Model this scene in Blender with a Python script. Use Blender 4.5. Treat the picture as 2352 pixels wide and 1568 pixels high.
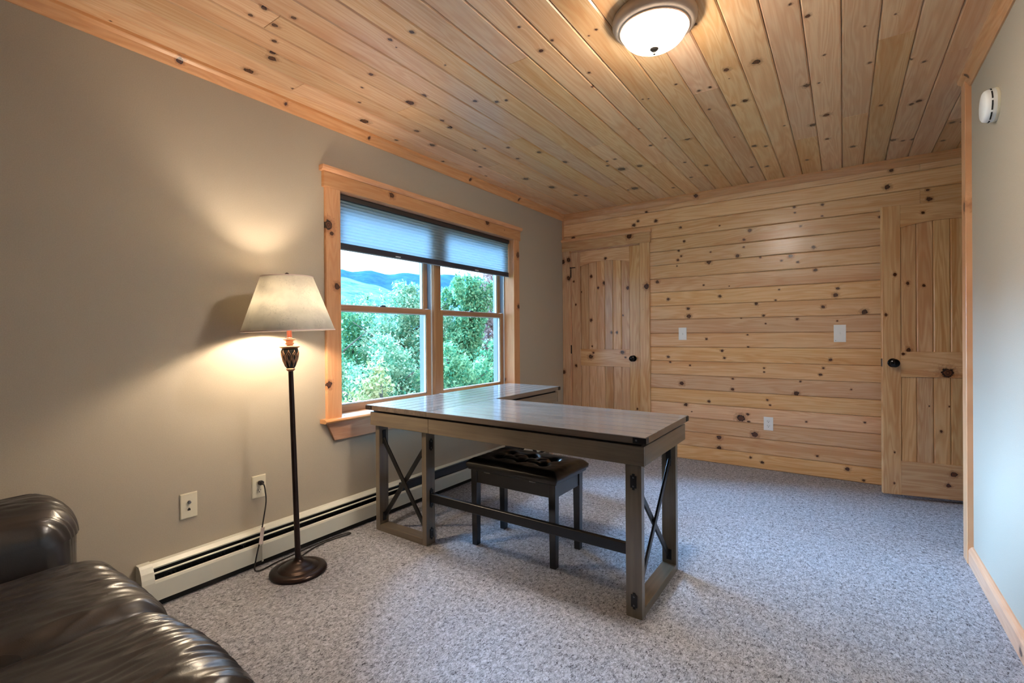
import bpy, bmesh, math, random
import numpy as np
from mathutils import Vector, Matrix, noise as mnoise
random.seed(7)
rng = np.random.default_rng(11)
SC = bpy.context.scene
for o in list(bpy.data.objects): bpy.data.objects.remove(o)
COL = SC.collection

# ------------------------------------------------------------------ camera
PX_F, YAW, PITCH, ROLL, SV = 1098.87, 0.606026, -0.002247, -0.0071225, -12.474
CAM = Vector((2.487, 0.0, 1.160))
cf = Vector((-math.sin(YAW)*math.cos(PITCH), math.cos(YAW)*math.cos(PITCH), math.sin(PITCH)))
r0 = Vector((math.cos(YAW), math.sin(YAW), 0)); u0 = r0.cross(cf)
cr = r0*math.cos(ROLL)+u0*math.sin(ROLL); cu = -r0*math.sin(ROLL)+u0*math.cos(ROLL)
cam = bpy.data.cameras.new('camera'); camo = bpy.data.objects.new('camera', cam); COL.objects.link(camo)
camo.matrix_world = Matrix(((cr.x, cu.x, -cf.x, CAM.x), (cr.y, cu.y, -cf.y, CAM.y), (cr.z, cu.z, -cf.z, CAM.z), (0, 0, 0, 1)))
cam.sensor_width = 36; cam.lens = 36*PX_F/2352; cam.shift_y = SV/2352; cam.clip_start = 0.03; cam.clip_end = 6000
SC.camera = camo

# ------------------------------------------------------------------ world, sun, exposure
SC.view_settings.view_transform = 'Standard'; SC.view_settings.look = 'None'
SC.view_settings.exposure = 0.72; SC.view_settings.gamma = 1.0; SC.view_settings.use_curve_mapping = False
W = bpy.data.worlds.new('sky'); SC.world = W; W.use_nodes = True
wn, wl = W.node_tree.nodes, W.node_tree.links
wn.clear()
SKY = dict(hor=(0.80, 0.88, 1.0), zen=(0.42, 0.64, 1.0), s0=2.3, s1=6.0)
tc = wn.new('ShaderNodeTexCoord'); sx = wn.new('ShaderNodeSeparateXYZ'); wl.new(tc.outputs['Generated'], sx.inputs[0])
mr = wn.new('ShaderNodeMapRange'); mr.inputs['From Min'].default_value = 0.0; mr.inputs['From Max'].default_value = 0.8
wl.new(sx.outputs['Z'], mr.inputs['Value'])
mixc = wn.new('ShaderNodeMix'); mixc.data_type = 'RGBA'
wl.new(mr.outputs[0], mixc.inputs['Factor'])
mixc.inputs['A'].default_value = tuple(c*SKY['s0'] for c in SKY['hor'])+(1,)
mixc.inputs['B'].default_value = tuple(c*SKY['s1'] for c in SKY['zen'])+(1,)
mp = wn.new('ShaderNodeMapping'); mp.inputs['Scale'].default_value = (2.2, 2.2, 14); wl.new(tc.outputs['Generated'], mp.inputs['Vector'])
nz = wn.new('ShaderNodeTexNoise'); nz.inputs['Scale'].default_value = 1.4; nz.inputs['Detail'].default_value = 5
wl.new(mp.outputs[0], nz.inputs['Vector'])
mr2 = wn.new('ShaderNodeMapRange'); mr2.inputs['From Min'].default_value = 0.35; mr2.inputs['From Max'].default_value = 0.62
mr2.inputs['To Min'].default_value = 0.42; mr2.inputs['To Max'].default_value = 1.15; wl.new(nz.outputs['Fac'], mr2.inputs['Value'])
bg = wn.new('ShaderNodeBackground'); wl.new(mixc.outputs['Result'], bg.inputs['Color']); wl.new(mr2.outputs[0], bg.inputs['Strength'])
wo = wn.new('ShaderNodeOutputWorld'); wl.new(bg.outputs[0], wo.inputs[0])

sun = bpy.data.lights.new('daylight', 'SUN'); sun.energy = 40.0; sun.angle = math.radians(50); sun.color = (0.32, 0.60, 1.0)
suno = bpy.data.objects.new('daylight', sun); COL.objects.link(suno)
suno.rotation_euler = Vector((0.86, -0.14, -0.40)).to_track_quat('-Z', 'Y').to_euler()

LAMP_CEIL = 150.0      # glass bowl radiance
LAMP_FLOOR = 18.0     # bulb watts
KC=[(-.002,.613,.0117),(.057,.672,.0074),(.031,.939,.015),(.552,.98,.0145),(.633,.99,.0155),(.675,1.087,.0162),(.569,1.069,.0191),(.465,1.124,.0165),(.376,1.167,.0219),(.329,1.188,.029),(.248,1.171,.0092),(.136,1.18,.034),(.152,1.393,.0107),(.995,1.424,.0174),(.88,1.407,.014),(.929,1.446,.0107),(.859,1.46,.006),(1.382,1.66,.0093),(1.371,1.855,.0175),(1.45,1.816,.0116),(1.638,1.862,.0102),(1.594,1.881,.0073),(1.468,2.146,.0118),(1.423,2.278,.0107),(.591,1.539,.0178),(.625,1.567,.0069),(.452,1.593,.0107),(.311,1.685,.0129),(.651,1.837,.0225),(.533,1.85,.0355),(.836,2.043,.0175),(.927,2.118,.0176),(.979,2.135,.0151),(1.52,2.563,.006),(.142,1.85,.0401),(.085,2.15,.0168),(.527,2.113,.0186),(.499,2.212,.0224),(.631,2.13,.0091),(.297,2.128,.0229),(.218,2.346,.0287),(.469,2.597,.0147),(.608,2.678,.0196),(.384,2.582,.0301),(.069,2.611,.0164),(.546,2.886,.0215),(.736,2.876,.0255),(.791,3.148,.0296),(.938,2.853,.0144),(.12,2.856,.0314),(.222,2.86,.0191),(.347,3.3,.0345),(.406,3.618,.047),(.47,3.955,.0306),(.535,4.027,.0256),(.123,3.051,.0167),(1.053,3.318,.0165),(1.117,3.313,.0181),(1.019,3.409,.0191),(1.076,3.54,.0496),(1.215,3.555,.0347),(1.442,2.912,.0114),(1.591,2.558,.0093),(1.619,2.571,.0093),(1.304,3.205,.0166),(.984,4.075,.0478),(.919,4.087,.0193),(2.321,2.156,.0103),(2.373,2.278,.0167),(1.988,2.068,.0121),(2.564,2.493,.0079),(2.664,2.47,.0075),(2.025,2.51,.022),(2.154,2.521,.0296),(2.419,2.64,.0102),(2.594,2.842,.0138),(2.806,2.981,.0138),(2.752,2.922,.0125),(2.88,2.96,.0102),(1.784,2.505,.0107),(1.921,2.638,.0146),(1.866,2.642,.0149),(1.861,2.895,.014),(1.984,2.924,.0192),(2.047,2.903,.0239),(2.336,2.913,.0267),(2.388,2.92,.0095),(2.409,3.372,.0294),(2.335,3.485,.0284),(2.665,3.411,.0165),(2.835,3.471,.0242),(2.805,3.495,.0192),(2.403,3.793,.021),(2.191,3.394,.011),(1.906,3.399,.0103),(1.99,3.641,.0258),(2.054,3.691,.0184),(2.545,4.052,.026),(1.533,3.151,.0137),(1.649,3.248,.0312),(1.442,2.912,.0112),(1.555,2.935,.0109),(1.911,4.089,.022),(2.01,4.142,.0219),(1.517,3.68,.0168),(2.27,4.165,.0207),(2.763,4.075,.0284),(2.818,4.126,.0178),(2.871,4.136,.0211),(3.038,3.947,.0234),(3.086,3.967,.0155),(3.039,4.284,.0214),(1.633,3.843,.0259),(1.467,4.063,.0193),(.981,4.081,.0431),(1.414,3.215,.0182),(1.265,4.259,.0213)]
KW=[(1.243,2.148,.0166),(1.584,2.12,.0093),(1.606,2.133,.0093),(1.611,2.091,.0077),(1.825,2.045,.0207),(1.276,2.015,.0165),(1.782,1.971,.0149),(1.778,1.907,.0119),(1.507,1.893,.011),(1.248,1.882,.0149),(1.216,1.848,.0167),(1.225,1.936,.015),(1.728,1.837,.0226),(1.907,1.807,.0131),(1.491,1.804,.0285),(1.208,1.793,.01),(2.292,1.848,.0187),(2.318,1.891,.0106),(2.203,2.032,.0123),(2.351,2.092,.0106),(2.164,2.148,.011),(2.303,1.665,.0187),(2.181,1.739,.0137),(2.065,1.763,.0127),(2.13,1.794,.0249),(2.717,2.03,.0146),(1.023,1.657,.0242),(1.445,1.599,.0112),(1.66,1.577,.0077),(1.125,1.486,.0204),(1.582,1.49,.0186),(2.045,1.523,.0099),(2.452,1.508,.0168),(2.436,1.456,.0259),(1.874,1.411,.019),(2.019,1.435,.0114),(1.307,1.391,.0197),(2.353,1.366,.0198),(1.314,1.32,.0295),(1.928,1.309,.0159),(1.944,1.24,.0101),(2.174,1.273,.0151),(2.62,1.317,.0298),(1.754,1.292,.009),(2.448,1.252,.0091),(1.467,1.11,.0143),(1.805,1.146,.0104),(1.808,1.04,.0119),(1.597,1.006,.0171),(1.616,.942,.0154),(1.123,.94,.0187),(2.401,.944,.017),(1.14,.894,.0136),(1.321,.867,.0115),(1.93,.863,.0116),(1.932,.829,.0101),(2.353,.875,.0119),(2.332,.823,.0159),(1.245,.698,.0299),(1.685,.761,.0122),(1.68,.668,.0198),(2.195,.762,.0109),(2.166,.661,.0275),(2.535,.716,.0101),(1.485,.547,.0174),(1.954,.593,.013),(1.974,.55,.0129),(1.282,.502,.0231),(1.335,.442,.0082),(1.802,.458,.0164),(1.748,.42,.048),(1.808,.395,.0149),(2.235,.436,.0109),(2.618,.467,.0112),(1.57,.231,.028),(1.856,.288,.0367),(1.57,.137,.0281),(2.309,.167,.0134),(1.822,.087,.0148),(1.911,.058,.0175),(2.508,.092,.023),(2.609,.021,.015),(2.166,-.001,.0165),(.837,2.264,.0185),(1.013,2.242,.023),(.795,2.231,.024),(.127,2.183,.0269),(2.785,2.368,.0198),(2.992,2.186,.0147),(2.762,2.249,.0277),(3.001,2.119,.023),(2.158,2.194,.0153),(2.352,2.183,.0146),(2.163,2.143,.0076),(.922,2.342,.0163)]
KD=[(.326,1.764,.0188),(.47,1.685,.0212),(.404,1.641,.0143),(.722,1.621,.0203),(.127,1.725,.0135),(.15,1.477,.0119),(.322,1.31,.0188),(.546,1.179,.0139),(.604,1.178,.0138),(.319,.928,.029),(.35,.969,.013),(.669,.978,.0245),(.697,.928,.0122),(.332,1.035,.0101),(.49,1.935,.0169),(.209,1.608,.0118),(.672,1.347,.0095),(.013,1.942,.0214),(.078,1.956,.0211),(.079,1.761,.0211),(.017,.76,.0183),(.149,.829,.0179),(.746,2.121,.0242),(.817,.423,.012)]
KD2=[(2.782,1.562,.0133),(2.856,1.498,.013),(2.941,1.479,.0113),(2.732,1.283,.0105),(2.858,1.037,.0173),(2.826,1.009,.0117),(3.062,.884,.041),(3.092,.202,.0217),(3.063,.123,.0151),(3.031,.485,.0097),(2.776,.323,.0074),(2.773,.108,.0074),(2.937,1.976,.0113),(2.968,.654,.0056),(3.073,.656,.0055)]
KL=[(1.689,1.81,.0218),(1.711,1.763,.0098),(1.743,1.455,.0149),(1.686,.878,.0145),(2.165,2.094,.0147),(3.202,2.109,.0168),(3.665,1.897,.0192),(3.669,1.422,.0144)]
# ------------------------------------------------------------------ colour helpers
def lin(r, g, b):
    f = lambda c: ((c/255+0.055)/1.055)**2.4 if c > 10 else c/255/12.92
    return (f(r), f(g), f(b), 1)

class NT:
    def __init__(s, name):
        s.m = bpy.data.materials.new(name); s.m.use_nodes = True
        s.t = s.m.node_tree; s.t.nodes.clear()
        s.out = s.n('ShaderNodeOutputMaterial')
    def n(s, typ, **kw):
        x = s.t.nodes.new(typ)
        for k, v in kw.items(): setattr(x, k, v)
        return x
    def l(s, a, b): s.t.links.new(a, b)
    def math(s, op, a, b=None, c=None, clamp=False):
        x = s.n('ShaderNodeMath', operation=op); x.use_clamp = clamp
        for i, v in enumerate((a, b, c)):
            if v is None: continue
            if isinstance(v, (int, float)): x.inputs[i].default_value = v
            else: s.l(v, x.inputs[i])
        return x.outputs[0]
    def mix(s, f, a, b, mode='MIX'):
        x = s.n('ShaderNodeMix', data_type='RGBA', blend_type=mode)
        for k, v in (('Factor', f), ('A', a), ('B', b)):
            if isinstance(v, (int, float)): x.inputs[k].default_value = v
            elif isinstance(v, tuple): x.inputs[k].default_value = v
            else: s.l(v, x.inputs[k])
        return x.outputs['Result']
    def rng(s, v, a, b, c=0.0, d=1.0, smooth=False):
        x = s.n('ShaderNodeMapRange')
        if smooth: x.interpolation_type = 'SMOOTHSTEP'
        for k, q in zip(('From Min', 'From Max', 'To Min', 'To Max'), (a, b, c, d)): x.inputs[k].default_value = q
        s.l(v, x.inputs['Value']); return x.outputs[0]
    def noise(s, vec, scale=1.0, detail=3.0, rough=0.5, dist=0.0, dim='3D'):
        x = s.n('ShaderNodeTexNoise', noise_dimensions=dim)
        x.inputs['Scale'].default_value = scale; x.inputs['Detail'].default_value = detail
        x.inputs['Roughness'].default_value = rough; x.inputs['Distortion'].default_value = dist
        if vec is not None: s.l(vec, x.inputs['Vector'])
        return x.outputs['Fac']
    def comb(s, x, y, z):
        c = s.n('ShaderNodeCombineXYZ')
        for i, v in enumerate((x, y, z)):
            if isinstance(v, (int, float)): c.inputs[i].default_value = v
            else: s.l(v, c.inputs[i])
        return c.outputs[0]
    def bump(s, h, strength=0.3, dist=0.002):
        b = s.n('ShaderNodeBump'); b.inputs['Strength'].default_value = strength; b.inputs['Distance'].default_value = dist
        s.l(h, b.inputs['Height']); return b.outputs[0]
    def bsdf(s, col, rough=0.5, metal=0.0, spec=0.5, normal=None, coat=0.0, coat_rough=0.1):
        p = s.n('ShaderNodeBsdfPrincipled')
        for k, v in (('Base Color', col), ('Roughness', rough), ('Metallic', metal), ('Specular IOR Level', spec), ('Coat Weight', coat), ('Coat Roughness', coat_rough)):
            if isinstance(v, (int, float, tuple)): p.inputs[k].default_value = v
            else: s.l(v, p.inputs[k])
        if normal is not None: s.l(normal, p.inputs['Normal'])
        s.l(p.outputs[0], s.out.inputs[0]); return p

NK = 7
def pine(name, c_light, c_mid, rough=0.34, knots=True, streak=0.35):
    """varnished knotty pine, grain along local x, width along local y"""
    s = NT(name)
    tcn = s.n('ShaderNodeTexCoord'); sep = s.n('ShaderNodeSeparateXYZ'); s.l(tcn.outputs['Object'], sep.inputs[0])
    X, Y, Z = sep.outputs
    rnd = s.n('ShaderNodeObjectInfo').outputs['Random']
    off = s.math('MULTIPLY', rnd, 57.3)
    off2 = s.math('FRACT', s.math('MULTIPLY', rnd, 91.7))
    warp = s.noise(tcn.outputs['Object'], 60, 2)
    dmin = None
    if knots:
        for i in range(NK):
            a = s.n('ShaderNodeAttribute', attribute_type='OBJECT', attribute_name='k%d' % i)
            q = s.n('ShaderNodeSeparateXYZ'); s.l(a.outputs['Vector'], q.inputs[0])
            dx = s.math('MULTIPLY', s.math('SUBTRACT', X, q.outputs[0]), 0.85)
            dy = s.math('SUBTRACT', Y, q.outputs[1])
            d = s.math('SQRT', s.math('ADD', s.math('MULTIPLY', dx, dx), s.math('MULTIPLY', dy, dy)))
            d = s.math('DIVIDE', d, s.math('MAXIMUM', q.outputs[2], 0.00002))
            dmin = d if dmin is None else s.math('MINIMUM', dmin, d)
    # tiny pin knots everywhere
    v = s.n('ShaderNodeTexVoronoi', voronoi_dimensions='3D'); v.inputs['Scale'].default_value = 5.0
    s.l(s.comb(s.math('ADD', X, off), Y, off), v.inputs['Vector'])
    vs = s.n('ShaderNodeSeparateColor'); s.l(v.outputs['Color'], vs.inputs[0])
    pr = s.math('MULTIPLY', s.math('MAXIMUM', s.math('SUBTRACT', vs.outputs[0], 0.72), 0.0), 0.085)
    dp = s.math('DIVIDE', v.outputs['Distance'], s.math('MAXIMUM', pr, 0.0001))
    dmin = dp if dmin is None else s.math('MINIMUM', dmin, dp)
    dmin = s.math('MULTIPLY', dmin, s.rng(warp, 0.3, 0.7, 0.75, 1.25))
    # grain bending round the knots
    bend = s.math('MULTIPLY', s.math('EXPONENT', s.math('MULTIPLY', dmin, -0.6)), 0.035)
    Yb = s.math('ADD', Y, bend)
    n1 = s.noise(s.comb(s.math('ADD', s.math('MULTIPLY', X, 0.55), off), s.math('MULTIPLY', Yb, 7.0), off2), 1.0, 3, 0.55, 0.3)
    rings = s.math('SINE', s.math('MULTIPLY', n1, 95.0))
    rings = s.rng(rings, -1, 1, 0, 1)
    fine = s.noise(s.comb(s.math('MULTIPLY', X, 5.0), s.math('MULTIPLY', Yb, 260.0), off), 1.0, 3, 0.6)
    broad = s.noise(s.comb(s.math('ADD', s.math('MULTIPLY', X, 0.6), off), s.math('MULTIPLY', Yb, 9.0), off2), 1.0, 2, 0.5, 0.6)
    col = s.mix(s.math('MULTIPLY', rings, 0.5, clamp=True), c_light, c_mid)
    heart = s.rng(broad, 0.52, 0.66, 0, streak, True)
    col = s.mix(heart, col, tuple(c*k for c, k in zip(c_mid[:3], (0.86, 0.70, 0.55)))+(1,))
    col = s.mix(s.rng(fine, 0.35, 0.65, 0.0, 0.16), col, tuple(c*0.6 for c in c_mid[:3])+(1,))
    # board to board tone
    hs = s.n('ShaderNodeHueSaturation')
    s.l(s.rng(off2, 0, 1, 0.494, 0.503), hs.inputs['Hue']); s.l(s.rng(rnd, 0, 1, 0.82, 1.05), hs.inputs['Value'])
    s.l(s.rng(off2, 0, 1, 0.97, 1.12), hs.inputs['Saturation']); s.l(col, hs.inputs['Color']); col = hs.outputs[0]
    # knots
    halo = s.rng(dmin, 1.0, 2.6, 0.55, 0.0, True)
    col = s.mix(halo, col, lin(132, 74, 38))
    kr = s.math('SINE', s.math('MULTIPLY', dmin, 14.0))
    kcol = s.mix(s.rng(kr, -1, 1, 0, 1), lin(58, 28, 16), lin(104, 60, 36))
    kcol = s.mix(s.rng(dmin, 0.72, 0.95, 0, 1, True), kcol, lin(26, 12, 8))
    col = s.mix(s.rng(dmin, 0.98, 1.18, 1.0, 0.0, True), col, kcol)
    rg = s.math('ADD', s.rng(fine, 0.3, 0.7, rough-0.05, rough+0.07), 0.0)
    h = s.math('ADD', s.math('MULTIPLY', rings, 0.15), s.math('MULTIPLY', s.noise(s.comb(s.math('MULTIPLY', X, 2.0), s.math('MULTIPLY', Y, 12.0), off), 1.0, 2), 1.0))
    s.bsdf(col, rg, 0, 0.5, s.bump(h, 0.35, 0.0016), coat=0.25, coat_rough=0.2)
    return s.m

def plain(name, col, rough=0.5, metal=0.0, spec=0.5, var=0.0, bump=0.0, bscale=200, coat=0.0):
    s = NT(name)
    tcn = s.n('ShaderNodeTexCoord')
    c = col
    if var:
        nn = s.noise(tcn.outputs['Object'], bscale*0.15, 4)
        c = s.mix(s.rng(nn, 0.3, 0.7), tuple(x*(1-var) for x in col[:3])+(1,), tuple(min(1, x*(1+var)) for x in col[:3])+(1,))
    nm = None
    if bump: nm = s.bump(s.noise(tcn.outputs['Object'], bscale, 3), bump, 0.002)
    s.bsdf(c, rough, metal, spec, nm, coat=coat)
    return s.m

def stained(name, c1, c2, rough=0.3):
    """grey-brown stained desk wood, grain along local x"""
    s = NT(name)
    tcn = s.n('ShaderNodeTexCoord'); sep = s.n('ShaderNodeSeparateXYZ'); s.l(tcn.outputs['Object'], sep.inputs[0])
    X, Y, Z = sep.outputs
    rnd = s.n('ShaderNodeObjectInfo').outputs['Random']; off = s.math('MULTIPLY', rnd, 43.0)
    a = s.noise(s.comb(s.math('ADD', s.math('MULTIPLY', X, 2.2), off), s.math('MULTIPLY', Y, 55.0), s.math('MULTIPLY', Z, 55.0)), 1.0, 5, 0.6, 0.4)
    b = s.noise(s.comb(s.math('ADD', s.math('MULTIPLY', X, 3.0), off), s.math('MULTIPLY', Y, 9.0), s.math('MULTIPLY', Z, 9.0)), 1.0, 2, 0.5, 0.6)
    f = s.math('ADD', s.math('MULTIPLY', s.rng(a, 0.3, 0.7), 0.6), s.math('MULTIPLY', s.rng(b, 0.3, 0.7), 0.4), clamp=True)
    col = s.mix(f, c1, c2)
    hs = s.n('ShaderNodeHueSaturation'); s.l(s.rng(rnd, 0, 1, 0.9, 1.1), hs.inputs['Value']); s.l(col, hs.inputs['Color'])
    s.bsdf(hs.outputs[0], rough, 0, 0.5, s.bump(a, 0.12, 0.0008), coat=0.5, coat_rough=0.14)
    return s.m

M = {}
M['pine'] = pine('knotty_pine', lin(240, 203, 160), lin(218, 160, 112))
M['pine_door'] = pine('door_pine', lin(228, 190, 148), lin(198, 146, 102), 0.20, streak=0.45)
M['pine_trim'] = pine('trim_pine', lin(224, 174, 134), lin(208, 150, 108), 0.36, streak=0.15)
M['sash'] = pine('sash_wood', lin(176, 136, 100), lin(150, 108, 76), 0.4, False, 0.2)
M['groove'] = plain('board_backing', lin(96, 62, 40), 0.8)
M['desk'] = stained('desk_wood', lin(84, 74, 62), lin(120, 107, 90))
M['desktop'] = stained('desktop_wood', lin(76, 67, 61), lin(110, 98, 88), 0.2)
M['black'] = plain('black_metal', lin(17, 17, 19), 0.36, 0.2, 0.5)
M['blackwood'] = plain('black_lacquer', lin(12, 11, 12), 0.30, 0, 0.5, coat=0.3)
M['knob'] = plain('knob_black', lin(16, 15, 16), 0.16, 0.5, 0.6)
M['screw'] = plain('bolt_steel', lin(110, 110, 114), 0.3, 1.0)
M['hinge'] = plain('hinge_dark', lin(50, 40, 34), 0.35, 0.9)
M['white'] = plain('white_plastic', lin(242, 243, 243), 0.35, 0, 0.5)
M['ivory'] = plain('almond_plastic', lin(222, 214, 192), 0.38, 0, 0.5)
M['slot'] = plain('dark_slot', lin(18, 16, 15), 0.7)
M['heater'] = plain('heater_enamel', lin(214, 212, 200), 0.32, 0, 0.5, bump=0.03, bscale=30)
M['fins'] = plain('heater_fins', lin(26, 27, 30), 0.6, 0.2)
M['vinyl'] = plain('white_vinyl', lin(216, 226, 234), 0.35)
M['bluevinyl'] = plain('grey_vinyl_track', lin(120, 140, 158), 0.4)
M['darkrail'] = plain('blind_rail_dark', lin(52, 44, 42), 0.45)
M['rail'] = plain('blind_rail', lin(48, 52, 66), 0.4)
M['nickel'] = plain('brushed_nickel', lin(186, 166, 146), 0.45, 0.15, var=0.05, bscale=80)
M['finial'] = plain('glare_offset_finial', lin(30, 27, 24), 0.5, 0.0, 0.05)  # finial colour darkened to offset the glare of the bowl on it
M['nickel2'] = plain('copper_edge', lin(214, 178, 150), 0.3, 0.5)
M['bronze'] = plain('aged_bronze', lin(52, 39, 35), 0.3, 0.7, var=0.25, bscale=120)
M['bronze_hi'] = plain('rubbed_copper', lin(196, 150, 120), 0.28, 0.8, var=0.15, bscale=300)
M['redtube'] = plain('copper_tube', lin(140, 74, 56), 0.35, 0.7)
M['cord'] = plain('brown_cord', lin(28, 20, 17), 0.45)
M['tag'] = plain('paper_tag', lin(226, 208, 202), 0.7)
M['sole'] = plain('felt', lin(30, 28, 28), 0.9)

# painted drywall
def paint(name, col):
    s = NT(name); tcn = s.n('ShaderNodeTexCoord')
    n1 = s.noise(tcn.outputs['Object'], 260, 3, 0.6); n2 = s.noise(tcn.outputs['Object'], 1.3, 2)
    c = s.mix(s.rng(n1, 0.3, 0.7, 0, 1), tuple(x*0.93 for x in col[:3])+(1,), tuple(x*1.05 for x in col[:3])+(1,))
    c = s.mix(s.rng(n2, 0.3, 0.7, 0, 0.05), c, tuple(x*0.8 for x in col[:3])+(1,))
    s.bsdf(c, 0.62, 0, 0.35, s.bump(n1, 0.25, 0.001)); return s.m
M['paint'] = paint('taupe_paint', lin(178, 167, 150))

def carpet():
    s = NT('grey_carpet'); tcn = s.n('ShaderNodeTexCoord')
    V = tcn.outputs['Object']
    mp_ = s.n('ShaderNodeMapping'); mp_.inputs['Scale'].default_value = (1.5, 0.8, 1); s.l(V, mp_.inputs['Vector'])
    a = s.noise(mp_.outputs[0], 82, 5, 0.74, 1.3)
    b = s.noise(V, 45, 3, 0.6, 0.5)
    d = s.noise(V, 2.2, 2)
    f = s.math('ADD', s.math('MULTIPLY', a, 0.75), s.math('MULTIPLY', b, 0.25))
    col = s.mix(s.rng(f, 0.36, 0.6, 0, 1), lin(88, 85, 92), lin(218, 217, 224))
    col = s.mix(s.rng(a, 0.34, 0.45, 0.85, 0, True), col, lin(60, 55, 58))
    col = s.mix(s.rng(d, 0.3, 0.7, 0, 0.12), col, lin(150, 142, 138))
    s.bsdf(col, 0.95, 0, 0.1, s.bump(f, 0.9, 0.012)); return s.m
M['carpet'] = carpet()

def leather():
    s = NT('dark_leather'); tcn = s.n('ShaderNodeTexCoord')
    n1 = s.noise(tcn.outputs['Object'], 320, 3, 0.6); n2 = s.noise(tcn.outputs['Object'], 5, 3)
    col = s.mix(s.rng(n2, 0.35, 0.65), lin(37, 33, 34), lin(50, 45, 45))
    s.bsdf(col, s.rng(n2, 0.3, 0.7, 0.26, 0.34), 0, 0.8, s.bump(n1, 0.18, 0.0012)); return s.m
M['leather'] = leather()
M['vinyl_black'] = plain('black_vinyl', lin(15, 14, 14), 0.28, 0, 0.6, bump=0.12, bscale=350)

def glass():
    s = NT('pane_glass')
    tr = s.n('ShaderNodeBsdfTransparent'); tr.inputs[0].default_value = (0.97, 0.985, 0.98, 1)
    gl = s.n('ShaderNodeBsdfGlossy'); gl.inputs['Roughness'].default_value = 0.02
    fr = s.n('ShaderNodeLayerWeight'); fr.inputs['Blend'].default_value = 0.5
    ff = s.math('ADD', s.math('MULTIPLY', s.math('POWER', fr.outputs['Facing'], 5.0), 0.9), 0.03)
    mx = s.n('ShaderNodeMixShader'); s.l(ff, mx.inputs[0]); s.l(tr.outputs[0], mx.inputs[1]); s.l(gl.outputs[0], mx.inputs[2])
    s.l(mx.outputs[0], s.out.inputs[0]); return s.m
M['glass'] = glass()

def fabric(name, col, trans, tcol, fibres=False):
    s = NT(name); tcn = s.n('ShaderNodeTexCoord')
    c = col
    if fibres:
        w = s.n('ShaderNodeMapping'); w.inputs['Scale'].default_value = (1, 1, 1); s.l(tcn.outputs['Object'], w.inputs['Vector'])
        n1 = s.noise(w.outputs[0], 34, 2, 0.5, 2.0); n2 = s.noise(w.outputs[0], 9, 3)
        ln = s.math('ABSOLUTE', s.math('SUBTRACT', n1, 0.5))
        f = s.math('MULTIPLY', s.rng(ln, 0.0, 0.022, 1, 0), s.rng(n2, 0.50, 0.56, 0, 0.55))
        c = s.mix(f, col, tuple(x*0.55 for x in col[:3])+(1,))
        f2 = s.rng(s.noise(w.outputs[0], 14, 4), 0.42, 0.6, 0, 0.35)
        c = s.mix(f2, c, tuple(x*0.7 for x in col[:3])+(1,))
    d = s.n('ShaderNodeBsdfDiffuse'); t = s.n('ShaderNodeBsdfTranslucent'); t.inputs[0].default_value = tcol
    if isinstance(c, tuple): d.inputs[0].default_value = c
    else: s.l(c, d.inputs[0]); s.l(s.mix(1.0, c, tcol, 'MULTIPLY'), t.inputs[0])
    mx = s.n('ShaderNodeMixShader'); mx.inputs[0].default_value = trans
    s.l(d.outputs[0], mx.inputs[1]); s.l(t.outputs[0], mx.inputs[2]); s.l(mx.outputs[0], s.out.inputs[0]); return s.m
M['shade'] = fabric('parchment_shade', lin(240, 234, 222), 0.21, lin(226, 230, 234), True)
M['cell'] = fabric('blind_fabric', lin(168, 180, 186), 0.56, lin(182, 192, 196))

def bowl_mat():
    s = NT('lit_frosted_glass'); tcn = s.n('ShaderNodeTexCoord'); sep = s.n('ShaderNodeSeparateXYZ'); s.l(tcn.outputs['Object'], sep.inputs[0])
    r = s.math('SQRT', s.math('ADD', s.math('MULTIPLY', sep.outputs[0], sep.outputs[0]), s.math('MULTIPLY', sep.outputs[1], sep.outputs[1])))
    st = s.rng(r, 0.092, 0.130, LAMP_CEIL, LAMP_CEIL*0.25, True)
    e = s.n('ShaderNodeEmission'); s.l(st, e.inputs['Strength']); e.inputs['Color'].default_value = (1.0, 0.89, 0.76, 1)
    s.l(e.outputs[0], s.out.inputs[0]); return s.m
M['bowl'] = bowl_mat()

def leafmat(name, a, b):
    s = NT(name); geo = s.n('ShaderNodeAttribute', attribute_name='tone')
    c = s.mix(geo.outputs['Fac'], a, b)
    d = s.n('ShaderNodeBsdfDiffuse'); s.l(c, d.inputs[0]); t = s.n('ShaderNodeBsdfTranslucent'); s.l(c, t.inputs[0])
    mx = s.n('ShaderNodeMixShader'); mx.inputs[0].default_value = 0.4
    s.l(d.outputs[0], mx.inputs[1]); s.l(t.outputs[0], mx.inputs[2]); s.l(mx.outputs[0], s.out.inputs[0]); return s.m
M['leaf'] = leafmat('green_leaves', lin(62, 134, 100), lin(166, 204, 152))
M['leaf2'] = leafmat('pale_leaves', lin(84, 148, 116), lin(206, 220, 182))
M['leaf_red'] = leafmat('reddish_leaves', lin(140, 118, 116), lin(206, 186, 180))
M['leaf_dry'] = leafmat('dry_leaves', lin(124, 140, 88), lin(212, 200, 150))
M['bark'] = plain('bark', lin(96, 92, 86), 0.9, var=0.3, bscale=60)
M['grass'] = plain('grass_green', lin(70, 104, 60), 0.9, var=0.3, bscale=20)
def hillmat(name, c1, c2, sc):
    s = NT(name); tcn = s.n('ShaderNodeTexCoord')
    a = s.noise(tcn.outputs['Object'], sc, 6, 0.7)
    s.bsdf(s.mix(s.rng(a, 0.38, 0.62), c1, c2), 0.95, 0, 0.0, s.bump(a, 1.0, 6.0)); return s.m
M['hill_far'] = hillmat('hazy_forested_ridge', lin(42, 82, 128), lin(58, 98, 142), 0.03)  # aerial haze is put into the blue base colour
M['hill_near'] = hillmat('hazy_forested_slope', lin(66, 108, 142), lin(116, 150, 168), 0.06)  # paler blue, distance haze painted into the slope's colour

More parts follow.
